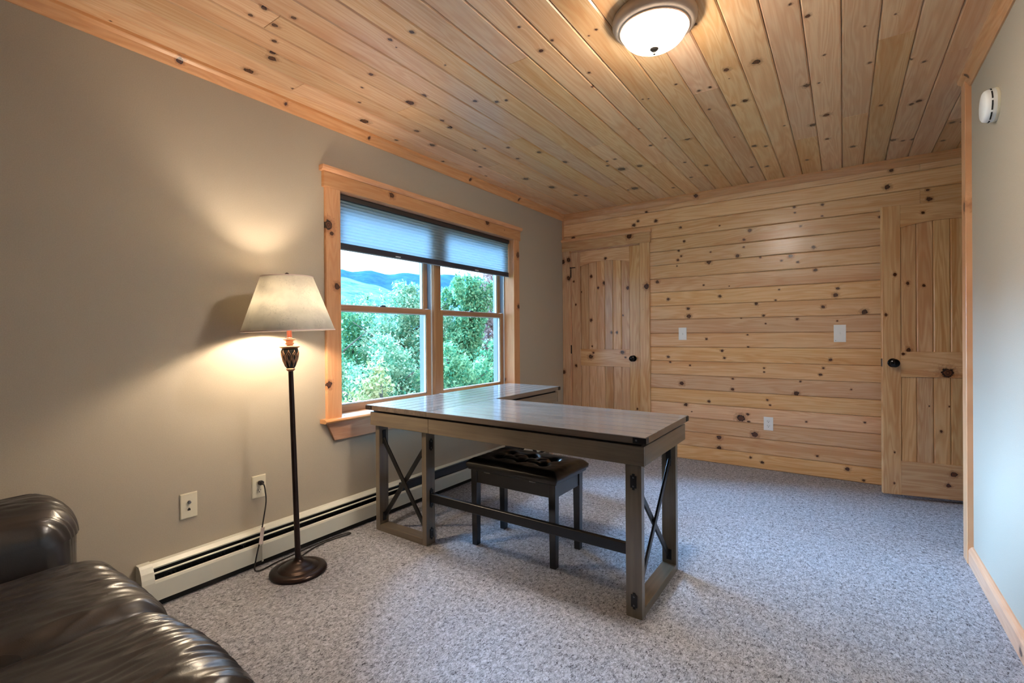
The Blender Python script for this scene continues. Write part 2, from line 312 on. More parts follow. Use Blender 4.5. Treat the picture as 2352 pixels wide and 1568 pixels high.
# ------------------------------------------------------------------ mesh helpers
def obj(name, mesh, mat, parent=None, loc=None, mw=None):
    o = bpy.data.objects.new(name, mesh); COL.objects.link(o)
    if mat is not None and mesh is not None and len(mesh.materials) == 0: mesh.materials.append(mat)
    if parent is not None: o.parent = parent
    if loc is not None: o.location = loc
    if mw is not None: o.matrix_local = mw
    return o
def empty(name, loc, label=None, cat=None, group=None, rz=0, kind=None):
    o = bpy.data.objects.new(name, None); COL.objects.link(o); o.location = loc; o.rotation_euler = (0, 0, rz)
    o.empty_display_size = 0.05
    tag(o, label, cat, group, kind); return o
def tag(o, label=None, cat=None, group=None, kind=None):
    if label: o['label'] = label
    if cat: o['category'] = cat
    if group: o['group'] = group
    if kind: o['kind'] = kind
    return o
def bm_box(bm, x0, x1, y0, y1, z0, z1):
    v = [bm.verts.new(p) for p in ((x0, y0, z0), (x1, y0, z0), (x1, y1, z0), (x0, y1, z0), (x0, y0, z1), (x1, y0, z1), (x1, y1, z1), (x0, y1, z1))]
    for f in ((0, 3, 2, 1), (4, 5, 6, 7), (0, 1, 5, 4), (1, 2, 6, 5), (2, 3, 7, 6), (3, 0, 4, 7)): bm.faces.new([v[i] for i in f])
    return v
def finish(bm, name, smooth=False):
    me = bpy.data.meshes.new(name); bmesh.ops.recalc_face_normals(bm, faces=bm.faces[:]); bm.to_mesh(me); bm.free()
    if smooth:
        for p in me.polygons: p.use_smooth = True
    return me
def box(name, x0, x1, y0, y1, z0, z1, mat, parent=None, bev=0.0, seg=1, loc=None):
    bm = bmesh.new(); bm_box(bm, x0, x1, y0, y1, z0, z1)
    if bev: bmesh.ops.bevel(bm, geom=bm.edges[:], offset=bev, segments=seg, affect='EDGES', profile=0.5)
    return obj(name, finish(bm, name), mat, parent, loc)
def boxes(name, lst, mat, parent=None, bev=0.0, loc=None):
    bm = bmesh.new()
    for b in lst: bm_box(bm, *b)
    if bev: bmesh.ops.bevel(bm, geom=bm.edges[:], offset=bev, segments=1, affect='EDGES')
    return obj(name, finish(bm, name), mat, parent, loc)
def axes(origin, xd, yd):
    x = Vector(xd).normalized(); y = Vector(yd).normalized(); z = x.cross(y)
    return Matrix(((x.x, y.x, z.x, origin[0]), (x.y, y.y, z.y, origin[1]), (x.z, y.z, z.z, origin[2]), (0, 0, 0, 1)))
_bc = {}
def board_mesh(L, w, t, ch):
    key = (round(L, 4), round(w, 4), t, ch)
    if key in _bc: return _bc[key]
    bm = bmesh.new()
    # section in y,z: front at z=0 with chamfered long edges, end faces chamfered a hair too
    e = min(ch, 0.0012)
    prof = [(0, -t), (0, -ch), (ch, 0), (w-ch, 0), (w, -ch), (w, -t)]
    r1 = [bm.verts.new((0.0, y, z)) for y, z in prof]; r2 = [bm.verts.new((L, y, z)) for y, z in prof]
    n = len(prof)
    for i in range(n): bm.faces.new((r1[i], r1[(i+1) % n], r2[(i+1) % n], r2[i]))
    bm.faces.new(r1[::-1]); bm.faces.new(r2)
    if e: bmesh.ops.bevel(bm, geom=[ed for ed in bm.edges if abs(ed.verts[0].co.x-ed.verts[1].co.x) < 1e-6 and max(ed.verts[0].co.z, ed.verts[1].co.z) > -ch-1e-6 and abs(ed.verts[0].co.z-ed.verts[1].co.z) < 1e-6], offset=e, segments=1, affect='EDGES')
    me = finish(bm, 'board'); _bc[key] = me; return me
def board(name, parent, origin, xd, yd, L, w, t, mat, ch=0.004, knots=()):
    """board whose face looks along xd x yd; knots in local metres"""
    me = board_mesh(L, w, t, ch)
    if me.materials and me.materials[0] != mat: me = me.copy(); me.materials[0] = mat
    o = obj(name, me, mat, parent, mw=axes(origin, xd, yd))
    for i, k in enumerate(knots[:NK]): o['k%d' % i] = [float(k[0]), float(k[1]), float(k[2])]
    return o
def lathe_mesh(prof, seg=40, closed=False):
    bm = bmesh.new(); rings = []
    for r, z in prof:
        if r < 1e-6: rings.append([bm.verts.new((0, 0, z))])
        else: rings.append([bm.verts.new((r*math.cos(2*math.pi*i/seg), r*math.sin(2*math.pi*i/seg), z)) for i in range(seg)])
    for a, b in zip(rings, rings[1:]):
        for i in range(seg):
            j = (i+1) % seg
            if len(a) == 1 and len(b) == 1: continue
            if len(a) == 1: bm.faces.new((a[0], b[j], b[i]))
            elif len(b) == 1: bm.faces.new((a[i], a[j], b[0]))
            else: bm.faces.new((a[i], a[j], b[j], b[i]))
    return finish(bm, 'lathe', True)
def lathe(name, prof, mat, parent=None, loc=None, seg=40, auto=True):
    me = lathe_mesh(prof, seg); o = obj(name, me, mat, parent, loc)
    if auto:
        bm = bmesh.new(); bm.from_mesh(me)
        for e in bm.edges:
            if len(e.link_faces) == 2 and e.calc_face_angle(0) > math.radians(35): e.smooth = False
        bm.to_mesh(me); bm.free()
    return o
def tube_mesh(pts, r, seg=8, cyclic=False):
    bm = bmesh.new(); P = [Vector(p) for p in pts]; rings = []; n = len(P)
    up = Vector((0.13, 0.21, 0.97))
    for i, p in enumerate(P):
        a = P[(i-1) % n] if (cyclic or i > 0) else p; b = P[(i+1) % n] if (cyclic or i < n-1) else p
        d = (b-a).normalized(); u = d.cross(up)
        if u.length < 1e-3: u = d.cross(Vector((1, 0, 0)))
        u.normalize(); v = d.cross(u)
        rr = r[i] if isinstance(r, (list, tuple)) else r
        rings.append([bm.verts.new(p+u*rr*math.cos(2*math.pi*k/seg)+v*rr*math.sin(2*math.pi*k/seg)) for k in range(seg)])
    m = n if cyclic else n-1
    for i in range(m):
        A, B = rings[i], rings[(i+1) % n]
        for k in range(seg): bm.faces.new((A[k], A[(k+1) % seg], B[(k+1) % seg], B[k]))
    if not cyclic: bm.faces.new(rings[0][::-1]); bm.faces.new(rings[-1])
    return finish(bm, 'tube', True)
def smoothpath(pts, k=6):
    P = [Vector(p) for p in pts]; out = []
    for i in range(len(P)-1):
        a, b, c, d = P[max(i-1, 0)], P[i], P[i+1], P[min(i+2, len(P)-1)]
        for t in range(k):
            t /= k
            out.append(0.5*((2*b)+(-a+c)*t+(2*a-5*b+4*c-d)*t*t+(-a+3*b-3*c+d)*t**3))
    out.append(P[-1]); return out
def bar(name, a, b, w, t, mat, parent, wdir):
    """flat bar from a to b, width w along the perpendicular in-plane direction, thickness t along wdir"""
    a, b = Vector(a), Vector(b); d = (b-a); L = d.length; d.normalize(); n = Vector(wdir).normalized(); s = n.cross(d)
    bm = bmesh.new(); bm_box(bm, 0, L, -w/2, w/2, -t/2, t/2)
    bmesh.ops.bevel(bm, geom=bm.edges[:], offset=0.0012, segments=1, affect='EDGES')
    mw = Matrix(((d.x, s.x, n.x, a.x), (d.y, s.y, n.y, a.y), (d.z, s.z, n.z, a.z), (0, 0, 0, 1)))
    return obj(name, finish(bm, name), mat, parent, mw=mw)

# ------------------------------------------------------------------ room constants
PY = 4.563          # pine wall face
RX = 3.015          # right wall face
CZ = 2.44           # ceiling board face
EX = 3.47           # entry wall face (behind the open door)
RY = 3.33           # end of the right wall
BY = -0.62          # wall behind the camera
OY0, OY1, OZ0, OZ1 = 1.765, 3.605, 0.675, 2.032   # window opening

floor = box('floor', -0.02, 4.75, BY, 4.9, -0.12, 0.0, M['carpet']); tag(floor, kind='structure', label='grey speckled wall to wall carpet')

# left wall with window hole
wl_ = boxes('wall_left', [(-0.16, 0, BY-0.1, OY0, 0, 2.5), (-0.16, 0, OY1, PY+0.1, 0, 2.5), (-0.16, 0, OY0, OY1, 0, OZ0), (-0.16, 0, OY0, OY1, OZ1, 2.5)], M['paint'])
tag(wl_, kind='structure', label='taupe painted wall with the window')
wr = boxes('wall_right', [(RX, EX, BY-0.1, RY, 0, 2.5)], M['paint']); tag(wr, kind='structure', label='painted wall with the smoke alarm')
we = boxes('wall_entry', [(EX, EX+0.11, RY-0.1, 3.62, 0, 2.5), (EX, EX+0.11, 4.44, PY+0.1, 0, 2.5), (EX, EX+0.11, 3.62, 4.44, 2.05, 2.5),
                          (EX+0.11, 4.7, 3.0, 3.1, 0, 2.5), (4.6, 4.7, 3.1, 4.8, 0, 2.5), (EX+0.11, 4.7, 4.8, 4.9, 0, 2.5)], M['paint']); tag(we, kind='structure')
wb = boxes('wall_rear', [(-0.16, RX+0.2, BY-0.1, BY, 0, 2.5)], M['paint']); tag(wb, kind='structure')

def inside(lst, a0, a1, b0, b1):
    out = [k for k in lst if a0 <= k[0] < a1 and b0 <= k[1] < b1]
    out.sort(key=lambda k: -k[2]); return out

# ------------------------------------------------------------------ ceiling of boards
ceil = box('ceiling', -0.16, 4.75, BY-0.1, 4.95, CZ+0.016, CZ+0.12, M['groove']); tag(ceil, kind='structure', label='knotty pine board ceiling')
joints = {3: [1.052], 8: [1.863], 2: [1.887], 21: [2.955], 19: [2.649], 13: [2.674], 11: [3.247], 18: [3.481], 5: [3.9], 6: [-0.2], 10: [0.1, 4.1], 15: [0.4],
          16: [3.7], 9: [3.6], 0: [1.4, 3.3], 1: [2.9], 4: [2.6], 7: [3.0], 12: [1.2], 14: [1.0], 17: [1.7], 20: [0.9], 22: [1.5, 3.9], 23: [2.3], 24: [3.9]}
PC = 0.1316
for j in range(-1, 34):
    x0 = 0.116+PC*j; x1 = x0+PC
    if j < 0: x0, x1 = 0.0, 0.116
    if x0 > 4.6: break
    ys = [BY] + joints.get(j, []) + [PY] if x0 < EX else [3.1, PY]
    for y0, y1 in zip(ys, ys[1:]):
        ks = [(ky-y0, kx-x0, r*0.50) for kx, ky, r in inside(KC, x0+0.004, x1-0.002, y0, y1)]
        board('plank', ceil, (x0+0.001, y0+0.0006, CZ), (0, 1, 0), (1, 0, 0), y1-y0-0.0012, x1-x0-0.002, 0.016, M['pine'], 0.0055, ks)

# ------------------------------------------------------------------ pine wall of boards
D1X0, D1X1, D1Z = 0.097, 0.851, 2.04
wf = boxes('wall_back', [(0, 0.05, PY+0.016, PY+0.12, 0, 2.5), (0.9, EX+0.2, PY+0.016, PY+0.12, 0, 2.5), (0.05, 0.9, PY+0.016, PY+0.12, 2.07, 2.5)], M['groove'])
tag(wf, kind='structure', label='knotty pine board wall')
for k in range(-1, 11):
    pass
zs = [0.0]+[1.036+0.13*k for k in range(-7, 11)]+[CZ]
for z0, z1 in zip(zs, zs[1:]):
    x0 = 0.0 if z0 > 2.05 else 0.915
    ks = [(kx-x0, kz-z0, r*0.50) for kx, kz, r in inside(KW, x0, EX, z0, z1)]
    # a long row may be of two boards, the joint behind the open door
    cuts = [x0, 2.95, EX] if int(z0*100) % 2 else [x0, EX]
    for a, b in zip(cuts, cuts[1:]):
        kk = [(kx+x0-a, kz, r) for kx, kz, r in ks if a <= kx+x0 < b]
        board('plank', wf, (a, PY, z0+0.001), (1, 0, 0), (0, 0, 1), b-a-0.0005, z1-z0-0.002, 0.016, M['pine'], 0.0055, kk)

# ------------------------------------------------------------------ trims
def moulding(name, prof, a, b, out, up, mat, parent=None, knots=()):
    """profile (o,u) extruded from a to b"""
    a, b = Vector(a), Vector(b); d = (b-a); L = d.length; d.normalize(); o_ = Vector(out).normalized(); u_ = Vector(up)
    bm = bmesh.new(); n = len(prof)
    # local: x along length, y up, z out
    r1 = [bm.verts.new((0, u, o)) for o, u in prof]; r2 = [bm.verts.new((L, u, o)) for o, u in prof]
    for i in range(n): bm.faces.new((r1[i], r1[(i+1) % n], r2[(i+1) % n], r2[i]))
    bm.faces.new(r1[::-1]); bm.faces.new(r2)
    me = finish(bm, name)
    mw = Matrix(((d.x, u_.x, o_.x, a.x), (d.y, u_.y, o_.y, a.y), (d.z, u_.z, o_.z, a.z), (0, 0, 0, 1)))
    ob = obj(name, me, mat, parent, mw=mw)
    for i, k in enumerate(knots[:NK]): ob['k%d' % i] = list(map(float, k))
    return ob
crown = [(0, 0), (0.007, 0), (0.012, 0.006), (0.017, 0.018), (0.026, 0.032), (0.038, 0.040), (0.042, 0.044), (0.042, 0.058), (0, 0.058)]
tag(moulding('trim_1', crown, (0, BY, CZ-0.058), (0, PY, CZ-0.058), (1, 0, 0), (0, 0, 1), M['pine_trim'], knots=[(1.55, 0.03, 0.009), (2.05, 0.03, 0.006), (2.6, 0.03, 0.006), (3.6, .03, .008), (4.3, .03, .009)]), kind='structure', label='pine crown moulding above the window wall')
flat = [(0, 0), (0.014, 0), (0.02, 0.005), (0.02, 0.058), (0, 0.058)]
tag(moulding('trim_2', crown, (0, PY, CZ-0.058), (EX, PY, CZ-0.058), (0, -1, 0), (0, 0, 1), M['pine_trim'], knots=[(1.39, 0.03, 0.012)]), kind='structure', label='pine crown moulding above the board wall')
tag(moulding('trim_3', crown, (RX, BY, CZ-0.058), (RX, RY, CZ-0.058), (-1, 0, 0), (0, 0, 1), M['pine_trim'], knots=[(3.82, .03, .008)]), kind='structure', label='pine crown moulding above the right wall')
# outside corner board at the end of the right wall
tag(board('trim_4', None, (RX-0.024, RY-0.068, 0), (0, 0, 1), (0, 1, 0), CZ, 0.092, 0.024, M['pine_trim'], 0.002, [(1.79, 0.03, 0.018)]), kind='structure', label='vertical pine corner board at the end of the right wall')
tag(box('trim_5', RX, EX, RY, RY+0.02, 0, CZ, M['paint']), kind='structure')
tag(moulding('trim_6', [(0, 0), (0.014, 0), (0.014, 0.014), (0, 0.014)], (0, PY, 2.17), (0, PY, CZ-0.05), (1, 0, 0), (0, -1, 0), M['pine_trim']), kind='structure')
basep = [(0, 0), (0.02, 0), (0.02, 0.066), (0.014, 0.078), (0.006, 0.086), (0, 0.086)]
tag(moulding('baseboard_right', basep, (RX, BY, 0), (RX, RY-0.068, 0), (-1, 0, 0), (0, 0, 1), M['pine_trim'], knots=[(2.5-BY-0.1, .03, .012)]), kind='structure', label='pine baseboard')
tag(moulding('baseboard_entry', basep, (EX, RY+0.02, 0), (EX, 3.55, 0), (-1, 0, 0), (0, 0, 1), M['pine_trim']), kind='structure')
tag(boxes('trim_7', [(EX-0.02, EX, 3.53, 3.62, 0, 2.05), (EX-0.02, EX, 4.44, 4.52, 0, 2.05), (EX-0.02, EX, 3.53, 4.52, 2.05, 2.14), (EX, EX+0.11, 3.62, 3.64, 0, 2.05), (EX, EX+0.11, 4.42, 4.44, 0, 2.05)], M['pine_trim']), kind='structure')

# ------------------------------------------------------------------ window
win = empty('window_1', (0, OY0, OZ0), 'double unit wooden sash window with pine casing', kind='structure')
def wbox(name, x0, x1, y0, y1, z0, z1, mat, parent=win, bev=0.0015, base=(0, OY0, OZ0)):
    return box(name, x0-base[0], x1-base[0], y0-base[1], y1-base[1], z0-base[2], z1-base[2], mat, parent, bev)
def wboard(name, origin, xd, yd, L, w, t, ch=0.003, knots=(), mat=None):
    return board(name, win, (origin[0], origin[1]-OY0, origin[2]-OZ0), xd, yd, L, w, t, mat or M['pine_trim'], ch, knots)
def kl(u): return [k for k in KL if u(k)]
# casings: grain vertical; face looks +x : xd=(0,0,1)?  x cross y = (0,1,0)x(0,0,1)=(1,0,0)
c1 = [(k[1]-OZ0, 1.772-k[0], k[2]) for k in kl(lambda k: k[0] < 1.8)]
wboard('casing', (0.019, 1.772, OZ0), (0, 0, 1), (0, -1, 0), 2.03-OZ0, 0.1, 0.019, knots=c1)
c2 = [(k[1]-OZ0, 3.69-k[0], k[2]) for k in kl(lambda k: k[0] > 3.6)]
wboard('casing', (0.019, 3.69, OZ0), (0, 0, 1), (0, -1, 0), 2.03-OZ0, 0.09, 0.019, knots=c2)
ch_ = [(k[0]-1.658, k[1]-2.03, k[2]) for k in kl(lambda k: 1.8 < k[0] < 3.6)]
wboard('head_casing', (0.024, 1.658, 2.03), (0, 1, 0), (0, 0, 1), 2.044, 0.09, 0.024, knots=ch_)
cap = [(0, 0), (0.026, 0), (0.036, 0.008), (0.04, 0.016), (0.04, 0.03), (0, 0.03)]
moulding('head_cap', cap, (0, 1.642-OY0, 2.12-OZ0), (0, 3.716-OY0, 2.12-OZ0), (1, 0, 0), (0, 0, 1), M['pine_trim'], win)
stool = [(-0.155, 0), (0.052, 0), (0.06, 0.006), (0.062, 0.012), (0.058, 0.02), (0.05, 0.024), (-0.155, 0.024)]
moulding('window_stool', [(o, u) for o, u in stool if o > 0]+[(0, 0.024), (0, 0)], (0, 1.636-OY0, 0.656-OZ0), (0, 3.726-OY0, 0.656-OZ0), (1, 0, 0), (0, 0, 1), M['pine_trim'], win)
wbox('window_sill', -0.155, 0.002, OY0, OY1, 0.664, 0.682, M['pine_trim'])
# apron with mitred ends
bm = bmesh.new()
pr = [(1.672, 0.656), (3.69, 0.656), (3.64, 0.545), (1.722, 0.545)]
f_ = [bm.verts.new((0.018, y-OY0, z-OZ0)) for y, z in pr]; b_ = [bm.verts.new((0, y-OY0, z-OZ0)) for y, z in pr]
bm.faces.new(f_); bm.faces.new(b_[::-1])
for i in range(4): bm.faces.new((f_[i], b_[i], b_[(i+1) % 4], f_[(i+1) % 4]))
# build in local board frame so that the grain runs along the apron
mwA = axes((0, 0, 0), (0, 1, 0), (0, 0, 1)); bm.transform(mwA.inverted())
obj('window_apron', finish(bm, 'apron'), M['pine_trim'], win, mw=mwA)
# jamb liners
wboard('jamb', (0.003, OY1-0.0005, 0.68), (0, 0, 1), (-1, 0, 0), OZ1-0.68, 0.158, 0.01, 0.0, [(0.07, 0.10, 0.012), (0.55, .13, .004)])
wboard('jamb', (-0.155, OY0+0.0005, 0.68), (0, 0, 1), (1, 0, 0), OZ1-0.68, 0.158, 0.01, 0.0)
wbox('head_jamb', -0.155, 0.0, OY0, OY1, OZ1-0.004, OZ1+0.01, M['pine_trim'])
# mullion post
wboard('mullion', (-0.066, 2.73, 0.682), (0, 0, 1), (0, -1, 0), OZ1-0.682, 0.075, 0.09, 0.008, [(0.95, 0.055, 0.006), (0.35, 0.05, 0.005)], M['sash'])
def unit(y0, y1):
    zb, zm, zt = 0.682, 1.357, OZ1-0.004
    # vinyl exterior frame and tracks
    boxes('track', [(-0.155-0, -0.10, y0-OY0, y0+0.014-OY0, zb-OZ0, zt-OZ0), (-0.155, -0.10, y1-0.014-OY0, y1-OY0, zb-OZ0, zt-OZ0),
                    (-0.20, -0.155, y0-0.01-OY0, y0+0.03-OY0, zb-OZ0, zt-OZ0), (-0.20, -0.155, y1-0.03-OY0, y1+0.01-OY0, zb-OZ0, zt-OZ0),
                    (-0.21, -0.15, y0-OY0, y1-OY0, zb-0.03-OZ0, zb+0.012-OZ0), (-0.2, -0.15, y0-OY0, y1-OY0, zt-0.02-OZ0, zt-OZ0)], M['bluevinyl'], win, 0.0015)
    boxes('blind_stop', [(-0.10, -0.092, y0-OY0, y0+0.01-OY0, zb-OZ0, zt-OZ0), (-0.10, -0.092, y1-0.01-OY0, y1-OY0, zb-OZ0, zt-OZ0)], M['vinyl'], win)
    for nm, xs, za, zc, t0, t1 in (('lower_sash', -0.112, zb, zm, 0.045, 0.036), ('upper_sash', -0.146, zm-0.034, zt, 0.034, 0.045)):
        a, b = y0+0.012, y1-0.012
        st = 0.042
        sh = box(nm, xs-0.014, xs+0.014, a-OY0, a+st-OY0, za-OZ0, zc-OZ0, M['sash'], win, 0.002)
        box('stile', xs-0.014, xs+0.014, b-st-OY0, b-OY0, za-OZ0, zc-OZ0, M['sash'], sh, 0.002)
        for (ra, rb) in ((za, za+t0), (zc-t1, zc)):
            o = board('rail', sh, (xs+0.014, a+st-OY0, ra-OZ0), (0, 1, 0), (0, 0, 1), b-a-2*st, rb-ra, 0.028, M['sash'], 0.002)
        # glazing bead, light edge round the pane
        g0, g1, h0, h1 = a+st-OY0, b-st-OY0, za+t0-OZ0, zc-t1-OZ0
        boxes('glazing_bead', [(xs-0.012, xs+0.005, g0, g0+0.007, h0, h1), (xs-0.012, xs+0.005, g1-0.007, g1, h0, h1), (xs-0.012, xs+0.005, g0, g1, h0, h0+0.007), (xs-0.012, xs+0.005, g0, g1, h1-0.007, h1)], M['vinyl'], sh)
        box('pane', xs-0.006, xs-0.002, g0+0.001, g1-0.001, h0+0.001, h1-0.001, M['glass'], sh)
        if nm == 'lower_sash':
            ym = (a+b)/2-0.02-OY0
            bm = bmesh.new(); bm_box(bm, xs-0.014, xs+0.008, ym-0.028, ym+0.028, zc-OZ0, zc+0.004-OZ0); bm_box(bm, xs-0.01, xs+0.004, ym-0.012, ym+0.022, zc+0.004-OZ0, zc+0.013-OZ0)
            bmesh.ops.bevel(bm, geom=bm.edges[:], offset=0.0015, segments=1, affect='EDGES')
            obj('sash_lock', finish(bm, 'lock'), M['rail'], sh)
            bm = bmesh.new(); bm_box(bm, xs-0.02, xs+0.010, b-0.03-OY0, b-0.012-OY0, zc-OZ0, zc+0.005-OZ0); obj('tilt_latch', finish(bm, 'latch'), M['white'], sh)
unit(OY0+0.008, 2.657)
unit(2.728, OY1-0.004)

# cellular shade inside the opening
bl = empty('window_blind', (-0.05, OY0, 1.688), 'blue cellular window shade with dark rails, lowered over the upper panes', 'blind')
by0, by1 = 0.012, OY1-OY0-0.012
box('headrail', -0.022, 0.024, by0, by1, 0.308, 0.338, M['darkrail'], bl, 0.002)
zf0, zf1 = 0.044, 0.308; nc = 13
bm = bmesh.new(); pts = []
for i in range(nc):
    za = zf0+(zf1-zf0)*i/nc; zb2 = zf0+(zf1-zf0)*(i+1)/nc
    pts += [(0.003, za), (0.010, za+(zb2-za)*0.25), (0.012, (za+zb2)/2), (0.010, za+(zb2-za)*0.75)]
pts.append((0.003, zf1))
for sgn in (1, -1):
    va = [bm.verts.new((sgn*x, by0+0.003, z)) for x, z in pts]; vb = [bm.verts.new((sgn*x, by1-0.003, z)) for x, z in pts]
    for i in range(len(pts)-1): bm.faces.new((va[i], va[i+1], vb[i+1], vb[i]))
obj('shade_fabric', finish(bm, 'cells'), M['cell'], bl)
box('bottom_rail', -0.014, 0.016, by0, by1, 0.004, 0.044, M['rail'], bl, 0.004, 2)
box('rail_lip', 0.012, 0.02, by0, by1, 0.0, 0.006, M['bluevinyl'], bl, 0.001)
for yh in (0.5, 1.36):
    bm = bmesh.new(); bm_box(bm, 0.016, 0.02, yh-0.022, yh+0.022, 0.012, 0.018); obj('rail_tab', finish(bm, 'tab'), M['vinyl'], bl)

# ------------------------------------------------------------------ panelled doors
def door(root, W_, H, kn, flip=False, zoff=0.0, pw=None):
    """leaf in local x 0..W_ (x grows to the right seen from the room), front face at y=0 looking -y, z 0..H"""
    T = 0.035; S = 0.105; mat = M['pine_door']
    def kk(x0, x1, z0, z1, vert):
        r = []
        for kx, kz, q in kn:
            if x0 <= kx < x1 and z0 <= kz < z1: r.append((kz-z0, kx-x0, q) if vert else (kx-x0, kz-z0, q))
        return r
    def vb(name, x0, x1, z0, z1, y, t, ch=0.002):      # vertical grain: local x=up ; face -y : xd=(0,0,1) yd=? z=xd x yd=-y -> yd=(-1,0,0)? (0,0,1)x(-1,0,0)=(0,-1,0)
        kv = [(a, (x1-x0)-b, q) for a, b, q in kk(x0, x1, z0, z1, True)]
        return board(name, root, (x1, y, z0), (0, 0, 1), (-1, 0, 0), z1-z0, x1-x0, t, mat, ch, kv)
    def hb(name, x0, x1, z0, z1, y, t, ch=0.002):
        return board(name, root, (x0, y, z0), (1, 0, 0), (0, 0, 1), x1-x0, z1-z0, t, mat, ch, kk(x0, x1, z0, z1, False))
    vb('stile', 0, S, 0, H, 0, T); vb('stile', W_-S, W_, 0, H, 0, T)
    z_b, z_m0, z_m1, z_s, z_c = 0.235, 0.82-zoff, 0.995-zoff, H-0.155, H-0.118
    hb('bottom_rail', S, W_-S, 0, z_b, 0, T); hb('lock_rail', S, W_-S, z_m0, z_m1, 0, T)
    # arched head rail
    bm = bmesh.new(); n = 16; loop = []
    for i in range(n+1):
        t = i/n; x = (W_-2*S)*t; loop.append((x, (z_s-H)+(z_c-z_s)*(1-(2*t-1)**2)))
    loop += [(W_-2*S, 0), (0, 0)]
    va = [bm.verts.new((x, z, 0)) for x, z in loop]; vb_ = [bm.verts.new((x, z, -T)) for x, z in loop]
    bm.faces.new(va); bm.faces.new(vb_[::-1])
    for i in range(len(loop)): bm.faces.new((va[i], vb_[i], vb_[(i+1) % len(loop)], va[(i+1) % len(loop)]))
    o = obj('head_rail', finish(bm, 'head_rail'), mat, root, mw=axes((S, 0, H), (1, 0, 0), (0, 0, 1)))
    for i, k in enumerate(kk(S, W_-S, z_s, H, False)[:NK]): o['k%d' % i] = [k[0], k[1]+z_s-H, k[2]]
    n = 6; w = (W_-2*S)/n
    for i in range(n):
        vb('panel_board', S+w*i+0.0006, S+w*(i+1)-0.0006, z_b-0.005, z_m0+0.005, 0.009, 0.014, 0.006)
        vb('panel_board', S+w*i+0.0006, S+w*(i+1)-0.0006, z_m1-0.005, H-0.11, 0.009, 0.014, 0.006)
    # backing so that no light passes
    box('core', S-0.01, W_-S+0.01, 0.0235, 0.030, 0.1, H-0.05, mat, root)

def knob(parent, x, z, side=-1, y=0.0):
    prof = [(0, 0), (0.030, 0), (0.031, 0.004), (0.026, 0.009), (0.013, 0.011), (0.011, 0.026), (0.016, 0.031), (0.026, 0.038), (0.0295, 0.048), (0.026, 0.058), (0.014, 0.065), (0, 0.067)]
    o = lathe('door_knob', prof, M['knob'], parent, seg=32)
    o.matrix_local = axes((x, y, z), (1, 0, 0), (0, 0, 1)) if side < 0 else axes((x, y, z), (-1, 0, 0), (0, 0, 1))
    return o

d1 = empty('door_1', (D1X0+0.003, PY+0.004, 0.012), 'closed two-panel knotty pine door in the corner beside the window wall', kind='structure')
k1 = [(a-D1X0-0.003, b-0.012, r*0.6) for a, b, r in KD if D1X0 < a < D1X1 and b < 2.03]
door(d1, 0.748, 2.022, k1)
knob(d1, 0.782-D1X0-0.003, 0.908)
for hz in (1.80, 0.99, 0.2):
    h = lathe('hinge', [(0, -0.045), (0.006, -0.045), (0.006, 0.045), (0, 0.045)], M['hinge'], d1, (-0.004, -0.008, hz), 12)
box('hinge_stop', -0.004, 0.055, -0.022, -0.014, 1.852, 1.861, M['hinge'], d1, 0.001)
box('hinge_pin', -0.008, 0.004, -0.024, -0.004, 1.848, 1.864, M['hinge'], d1, 0.002)
# casing of door 1
cs = empty('trim_8', (0, PY, 0), 'pine casing of the corner door', kind='structure')
board('casing', cs, (0.092, -0.019, 0), (0, 0, 1), (-1, 0, 0), 2.045, 0.09, 0.019, M['pine_door'], 0.003, [(b, 0.092-a, r*0.8) for a, b, r in KD if a < 0.092])
board('casing', cs, (0.953, -0.019, 0), (0, 0, 1), (-1, 0, 0), 2.045, 0.098, 0.019, M['pine_door'], 0.003, [(1.62, 0.03, 0.02)])
board('head_casing', cs, (0.0, -0.024, 2.045), (1, 0, 0), (0, 0, 1), 0.962, 0.098, 0.024, M['pine_door'], 0.003, [(0.754, 2.125-2.045, 0.02)])
moulding('head_cap', cap, (0, 0, 2.143), (0.972, 0, 2.143), (0, -1, 0), (0, 0, 1), M['pine_trim'], cs)
boxes('door_jamb', [(0.062, D1X0, 0, 0.1, 0, 2.04), (D1X1, 0.9, 0, 0.1, 0, 2.04), (0.05, 0.9, 0, 0.1, 2.037, 2.07), (0.05, 0.9, 0.055, 0.1, 0, 2.06)], M['pine_trim'], cs)

# door 2: leaf swung open along the pine wall, hinged on the entry wall
a0 = Vector((2.711, 4.245, 0)); a1 = Vector((3.456, 4.40, 0)); ang = math.atan2(a1.y-a0.y, a1.x-a0.x)
d2 = empty('door_2', (a0.x, a0.y, 0.03), 'open two-panel knotty pine door swung back along the board wall', kind='structure', rz=ang)
c_, s_ = math.cos(ang), math.sin(ang)
k2 = [((a-a0.x)/c_, b-0.03, r*0.65) for a, b, r in KD2]
door(d2, 0.76, 2.01, k2, zoff=0.0)
knob(d2, 0.058, 0.917)
knob(d2, 0.058, 0.917, side=1, y=0.035)
box('latch_plate', -0.002, 0.0, 0.006, 0.029, 0.89, 0.945, M['hinge'], d2)
for hz in (1.8, 1.0, 0.2): lathe('hinge', [(0, -0.045), (0.006, -0.045), (0.006, 0.045), (0, 0.045)], M['hinge'], d2, (0.764, 0.0, hz), 12)

